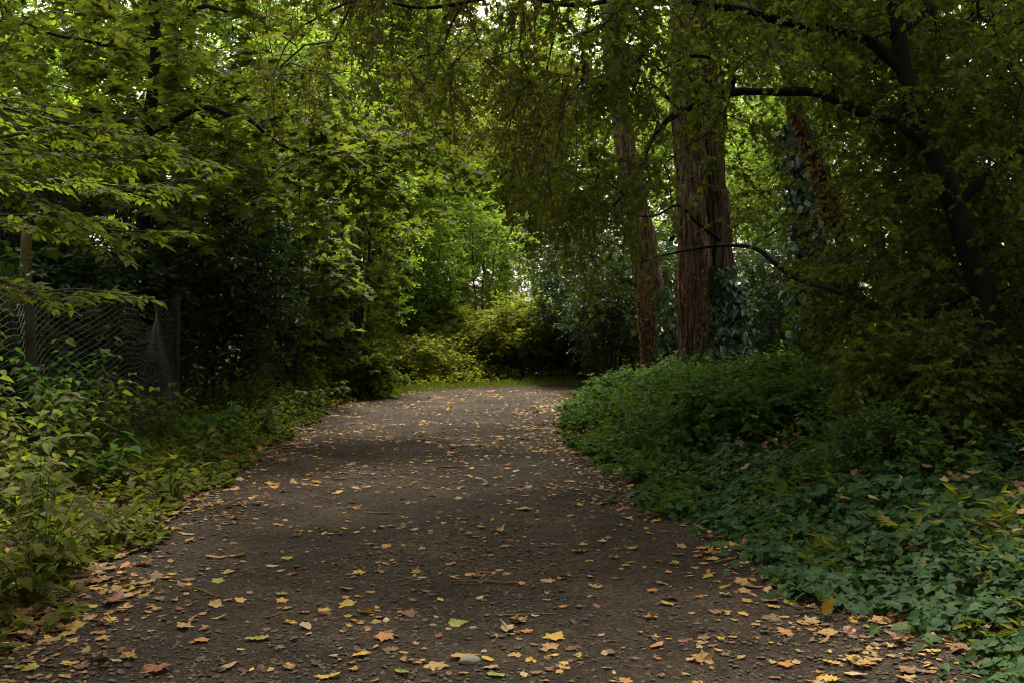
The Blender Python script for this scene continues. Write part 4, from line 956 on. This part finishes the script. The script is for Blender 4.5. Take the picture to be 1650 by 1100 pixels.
WD = [('tall nettle like weed by the near end of the wire fence', -3.6, 7.0, 1.05, 8, .08, 'nettle'),
      ('broad leaved green weed in front of the sagging mesh', -3.75, 8.3, .9, 6, .095, 'nettle'),
      ('bushy weed poking up at the left edge before the fence', -3.55, 6.1, 1.05, 9, .07, 'weed'),
      ('weed with large dark leaves below the dip in the mesh', -3.8, 9.4, .8, 5, .11, 'nettle'),
      ('small green weed at the foot of the mesh near the end post', -3.7, 10.9, .55, 6, .10, 'nettle'),
      ('spindly weed growing up past the end post of the fence', -3.95, 12.9, 1.25, 5, .10, 'dark'),
      ('yellow leaved weed at the lower left corner of the photo', -2.55, 4.6, .42, 6, .10, 'weed'),
      ('yellowing seedling clump on the left verge above the corner', -2.95, 5.3, .5, 7, .085, 'weed'),
      ('low green weed with pale tips where weeds meet the gravel', -2.5, 6.2, .32, 6, .075, 'weed'),
      ('pale green weed leaning over the left edge of the gravel', -2.62, 7.6, .38, 7, .08, 'weed'),
      ('clump of dark weeds between the mesh and the gravel', -3.2, 8.0, .5, 8, .085, 'nettle'),
      ('fresh green weed beside brown leaves on the left verge', -2.95, 9.6, .36, 6, .075, 'weed'),
      ('leafy weed in shade before the end post', -3.5, 11.8, .5, 7, .085, 'nettle'),
      ('sunlit yellow green weed on the verge past the fence', -3.2, 14.2, .5, 8, .085, 'weed'),
      ('taller lit weed in front of the first laurel', -3.7, 14.0, .85, 7, .09, 'weed'),
      ('weed in front of the bare leafy bank', -3.3, 15.6, .5, 7, .085, 'weed'),
      ('low lit weed just before the knee high bright bush', -2.95, 17.3, .4, 7, .08, 'weed'),
      ('straggling weed hiding the bottom of the mesh', -3.95, 7.6, .85, 7, .11, 'nettle'),
      ('dense weed pushing through the mesh by the near post', -4.0, 8.9, 1.2, 7, .10, 'nettle'),
      ('yellow green weed arching toward the gravel at the lower left edge', -2.45, 4.2, .5, 7, .075, 'weed'),
      ('taller yellowing weed at the left edge below the fence', -2.55, 5.4, .75, 8, .075, 'weed'),
      ('round clump of yellow green seedlings beside the lower left gravel', -2.5, 5.5, .42, 8, .07, 'weed'),
      ('tall leafy weed climbing the near end of the mesh', -3.85, 7.4, 1.25, 5, .085, 'weed'),
      ('tall weed standing against the middle of the mesh', -3.9, 8.7, 1.05, 4, .085, 'nettle'),
      ('yellow tipped weed in front of the near mesh', -3.5, 7.9, .95, 8, .08, 'weed'),
      ('slender weed between the dip in the mesh and the gravel', -3.6, 10.2, .8, 6, .085, 'weed'),
      ('tall yellow green weed at the left edge of the photo', -2.85, 6.0, .95, 9, .08, 'weed'),
      ('bushy lit weed on the verge opposite the cedars', -3.35, 16.4, .9, 9, .085, 'weed'),
      ('lit seedling clump at the gravel edge beyond the fence', -3.05, 12.2, .5, 8, .08, 'weed'),
      ('yellow green clump halfway along the left verge', -3.15, 13.3, .6, 9, .08, 'weed'),
      ('low bright clump leaning onto the far left gravel', -3.1, 15.0, .45, 9, .08, 'weed'),
      ('broad clump of lit weeds before the bare leafy bank', -3.7, 15.2, .7, 9, .085, 'weed'),
      ('taller yellow green weed beside the first maple sapling', -3.4, 17.6, .8, 9, .085, 'weed'),
      ('dark weed clump between fence foot and gravel, past the dip', -3.3, 10.4, .5, 8, .08, 'nettle'),
      ('yellow green weed rising highest at the left edge in front of the mesh', -3.28, 6.7, 1.15, 9, .07, 'weed'),
      ('loose yellowing weed at the lower left edge', -2.38, 4.85, .6, 8, .07, 'weed'),
      ('airy pale weed crossing the mesh above the dark weeds', -3.75, 9.0, 1.05, 6, .075, 'weed'),
      ('tall pale weed at the extreme left behind the fence', -4.7, 8.6, 1.6, 10, .09, 'bramble')]
for k, (lab, x0, y0, h, ns, sz, mt) in enumerate(WD):
    h *= .75 if y0 < 7.2 else .9; mt = 'weed' if y0 < 8 else mt
    weed(lab, x0, y0, h, ns, sz * (1.2 if h < .6 else 1), mt, 300 + k, lean=1.1 if h < .6 else .55)

# ================================================================== the wood behind
def tree_mesh(seed, h, cw, ch, leaf, size, npts, clumps, up, trunk_r, bark):
    r = np.random.default_rng(seed)
    g = MB(); lean = r.normal(0, .35, 2)
    c = tube(g, [[0, 0, -.1], [lean[0] * .3, lean[1] * .3, h * .3], [lean[0], lean[1], h * .62], [lean[0] * .8, lean[1] * 1.2, h * .93]], [trunk_r, trunk_r * .78, trunk_r * .5, .03], 14, .3, 0, .06, 8, seed, .4, .03, .05)
    tm = g.mesh('trunk', [bark])
    P = ell(r, npts, (lean[0], lean[1], h * .62), (cw, cw, ch), .25, clumps, .55)
    P = P[P[:, 2] > h * .14]
    g = MB(); crown(r, g, c[c[:, 2] > h * .2], P, leaf, size, 4, 8, .6, .3, up, 1, .25, .006, .07)
    return tm, g
ms = []
tm, g = tree_mesh(1, 13, 3.6, 5.6, OVAL, .135, 720, 60, .7, .2, M['bark']); ms.append((tm, g.mesh('crown', [M['bright'], M['twig']])))
tm, g = tree_mesh(2, 15, 3.4, 6.4, SMALLMAPLE, .16, 620, 55, .75, .24, M['pale']); ms.append((tm, g.mesh('crown', [M['maple'], M['twig']])))
tm, g = tree_mesh(3, 9, 2.6, 4.0, OVAL, .11, 560, 48, .6, .11, M['black']); ms.append((tm, g.mesh('crown', [M['bright'], M['twig']])))
tm, g = tree_mesh(4, 11, 2.8, 4.6, OVAL, .13, 520, 45, .7, .13, M['pale']); ms.append((tm, g.mesh('crown', [M['yellowish'], M['twig']])))
BG = 'woodland trees behind the bend and the banks'
for k, (kd, px, d, s_, rz, lab) in enumerate([
        (2, 560, 28, 1.0, 0, 'young bright tree behind the tall loose shrub'),
        (0, 470, 33, 1.05, 1, 'tall green tree above the left shrubs'),
        (1, 660, 39, 1.1, 2, 'grey trunked maple showing its trunk through the top centre gap'),
        (3, 860, 33, .9, 3, 'yellow green tree right of the bright gap'),
        (3, 640, 45, 1.2, 4, 'yellowing tree far beyond the bright gap, to its left'),
        (0, 950, 37, 1.1, 5, 'tall green tree behind the slim cedar'),
        (2, 1060, 30, 1.0, 6, 'small bright tree seen between the two cedars'),
        (1, 130, 22, .95, 7, 'pale trunked maple seen through leaves at the upper left'),
        (0, 300, 24, .9, 8, 'green tree behind the slender maple'),
        (3, 1230, 29, 1.1, 9, 'yellow green tree glowing right of the massive cedar'),
        (0, 1330, 34, 1.1, 10, 'tall green tree behind the ivy sleeve'),
        (2, 1240, 22.5, .8, 11, 'slim dark trunked tree close behind the massive cedar'),
        (1, 1480, 22, 1.0, 12, 'broad maple behind the dark leaning trunk'),
        (0, 1640, 20, .95, 13, 'tall green tree behind the right edge thicket'),
        (2, 20, 17, .9, 14, 'dark stemmed tree at the far left above the laurels'),
        (0, -60, 27, 1.0, 15, 'tall green tree beyond the far left laurels'),
        (2, 400, 21.5, .85, 16, 'thin dark tree rising behind the last laurel'),
        (1, 600, 30, .95, 20, 'broad bright leaved maple over the tall loose shrub'),
        (1, 812, 42, 1.05, 21, 'maple whose pale leaves hang above the bright gap'),
        (3, 620, 33, .9, 22, 'slight yellow green tree beyond the tall loose shrub'),
        (2, 905, 41, 1.2, 23, 'bright young tree behind the big dark shrub'),
        (3, 740, 60, 1.3, 17, 'farthest yellow tree, small in the bright gap'),
        (2, 797, 42, .9, 18, 'thin bare stemmed tree inside the bright gap'),
        (0, 1130, 48, 1.3, 19, 'large tree far behind the cedars')]):
    x0 = (px - 825) / 1604 * d; z0 = float(ground_z(x0, d))
    t = thing('woodland_tree', lab, 'tree', (x0, d, z0), BG, rz * 1.3, s_)
    for nm, me in zip(('trunk', 'crown'), ms[kd]): link(bpy.data.objects.new(nm, me), t)

# low scrub between the trees, and the far wood
rng = np.random.default_rng(123)
n = 2400
a = R(-36) + R(72) * rng.random(n); d = 25 + 24 * rng.random(n); x = d * np.tan(a); y = d
ang = x / y * 1604 + 825
hgt = 1.0 + .8 * wob(np.stack([x, y], -1), .5, 3) + np.where((ang < 600) | (ang > 900), 1.3, .0)
k = (sd(x, y) > .8) & (rng.random(n) < .9); x, y, hgt = x[k], y[k], np.maximum(.5, hgt[k])
S0 = np.stack([x, y, ground_z(x, y)], -1); D = np.array([0, 0, 1.]) + rng.normal(0, .28, (len(x), 3))
g = MB(); twig_leaves(rng, g, S0, D, hgt * (.6 + .6 * rng.random(len(x))), 34, OVAL, .16, .6, .1, 1.2, 0, 1, .006, .6, start=.1)
tag(g.build('woodland_scrub', [M['bright'], M['twig']]), 'tangled green scrub between the trees beyond the bend', kind='stuff')
n = 14000
a = R(-38) + R(76) * rng.random(n); d = 52 + 24 * rng.random(n); x = d * np.tan(a); y = d; z = 20 * rng.random(n) ** 1.15
ang = x / y * 1604 + 825; el_ = (z - 1.4) / y * 1604
dens = .55 + .75 * wob(np.stack([x, y, z], -1), .33, 7)
dens = dens * (1 - .85 * np.exp(-((ang - 755) / 60) ** 2 - ((el_ - 80) / 70) ** 2)) * np.interp(el_, [0, 250, 520], [1, .8, .7])
k = rng.random(n) < dens; S0 = np.stack([x, y, z], -1)[k]
g = MB(); twig_leaves(rng, g, S0, rng.normal(0, 1, S0.shape) * [1, 1, .5], 1.6, 9, OVAL, .30, .6, .3, 1, 0, 1, .012, .6)
tag(g.build('far_woods', [M['bright'], M['twig']]), 'far green wood seen as one mass through the gaps', kind='stuff')
# the wood goes on beside and behind the standpoint, unseen, added to darken the foreground
n = 9000
a = R(62) + R(236) * rng.random(n); d = 7 + 11 * rng.random(n) ** .8; x = d * np.sin(a); y = 1.5 + d * np.cos(a); z = .3 + 12 * rng.random(n) ** 1.1
k = (np.abs(x) > 5.2) & (rng.random(n) < .75 + .6 * wob(np.stack([x, y, z], -1), .5, 9)) | (y < -7)
k &= ~((y > 3) & (np.abs(x) < .62 * y + 1.2))
S0 = np.stack([x, y, z], -1)[k]
g = MB(); twig_leaves(rng, g, S0, rng.normal(0, 1, S0.shape) * [1, 1, .5], .9, 8, OVAL, .19, .55, .3, 1, 0, 1, .008, .6)
for tx, ty in ((-7, -2), (7.5, 1), (-6, -8), (3, -9), (-1.5, -12), (8, -7), (-9, 4)): tube(g, [(tx, ty, -.1), (tx + .2, ty, 5), (tx, ty + .3, 11)], [.2, .16, .06], 10, .4, 1, seed=tx)
tag(g.build('unseen_shade_woods', [M['dark'], M['bark']]), 'dense wood continuing unseen beside and behind the viewer, added to shade the foreground', kind='stuff')
# thin hanging vines on the left
for k, (px, p0, p1, d, lab) in enumerate([(482, 245, 400, 12.8, 'thin bare vine hanging from the drooping maple limb, nearer its middle'), (556, 262, 410, 12.7, 'thin bare vine hanging near the tip of the drooping maple limb')]):
    pts = [W(px + (14 if k else 2) * math.sin(t * 2.2) + (30 * t if k else 0), p0 + (p1 - p0) * t, d) for t in np.linspace(0, 1, 7)]
    b = np.asarray(pts[0]); g = MB(); tube(g, np.array(pts) - b, np.linspace(.008, .005, 7), 5, .08, 0, seed=k, wander=.015)
    o = g.build('hanging_vine', M['black']); o.location = b; tag(o, lab, 'vine', 'hanging vines')

# ------------------------------------------------------------------ camera, light, sky
cam = bpy.data.objects.new('camera', bpy.data.cameras.new('camera')); link(cam)
cam.data.lens = 35; cam.data.sensor_width = 36; cam.data.clip_end = 1500; cam.data.clip_start = .05
cam.location = (0, 0, CAMH); cam.rotation_euler = (R(90) - PITCH, 0, 0)
SC.camera = cam
SUN_EL, SUN_AZ = R(63), R(4)     # azimuth from +Y toward +X: the sun stands ahead, beyond the bend
sd_ = Vector((math.sin(SUN_AZ) * math.cos(SUN_EL), math.cos(SUN_AZ) * math.cos(SUN_EL), math.sin(SUN_EL)))
sun = bpy.data.objects.new('sun', bpy.data.lights.new('sun', 'SUN')); link(sun)
sun.data.energy = 3.2; sun.data.angle = R(18); sun.data.color = (1, .92, .76)
sun.rotation_euler = sd_.to_track_quat('Z', 'Y').to_euler()
w = bpy.data.worlds.new('World'); SC.world = w; w.use_nodes = True
nt = w.node_tree; bg = nt.nodes['Background']
sky = nt.nodes.new('ShaderNodeTexSky'); sky.sky_type = 'NISHITA'; sky.sun_disc = False; sky.sun_elevation = SUN_EL; sky.sun_rotation = SUN_AZ
sky.air_density = 1.0; sky.dust_density = 4; sky.ozone_density = 1
hs = nt.nodes.new('ShaderNodeHueSaturation'); hs.inputs['Saturation'].default_value = .15
nt.links.new(sky.outputs[0], hs.inputs['Color']); wb = nt.nodes.new('ShaderNodeMix'); wb.data_type = 'RGBA'; wb.blend_type = 'MULTIPLY'; wb.inputs[0].default_value = 1; wb.inputs[7].default_value = (1, .94, .82, 1)
nt.links.new(hs.outputs[0], wb.inputs[6]); nt.links.new(wb.outputs[2], bg.inputs['Color'])
bg.inputs['Strength'].default_value = .15
vs = SC.view_settings; vs.view_transform = 'Standard'; vs.look = 'None'; vs.gamma = 1; vs.use_curve_mapping = False
vs.exposure = 1.6
cy = SC.cycles
cy.max_bounces = 7; cy.diffuse_bounces = 4; cy.glossy_bounces = 2; cy.transmission_bounces = 5; cy.transparent_max_bounces = 4
cy.sample_clamp_indirect = 6
cy.filter_width = 1.1
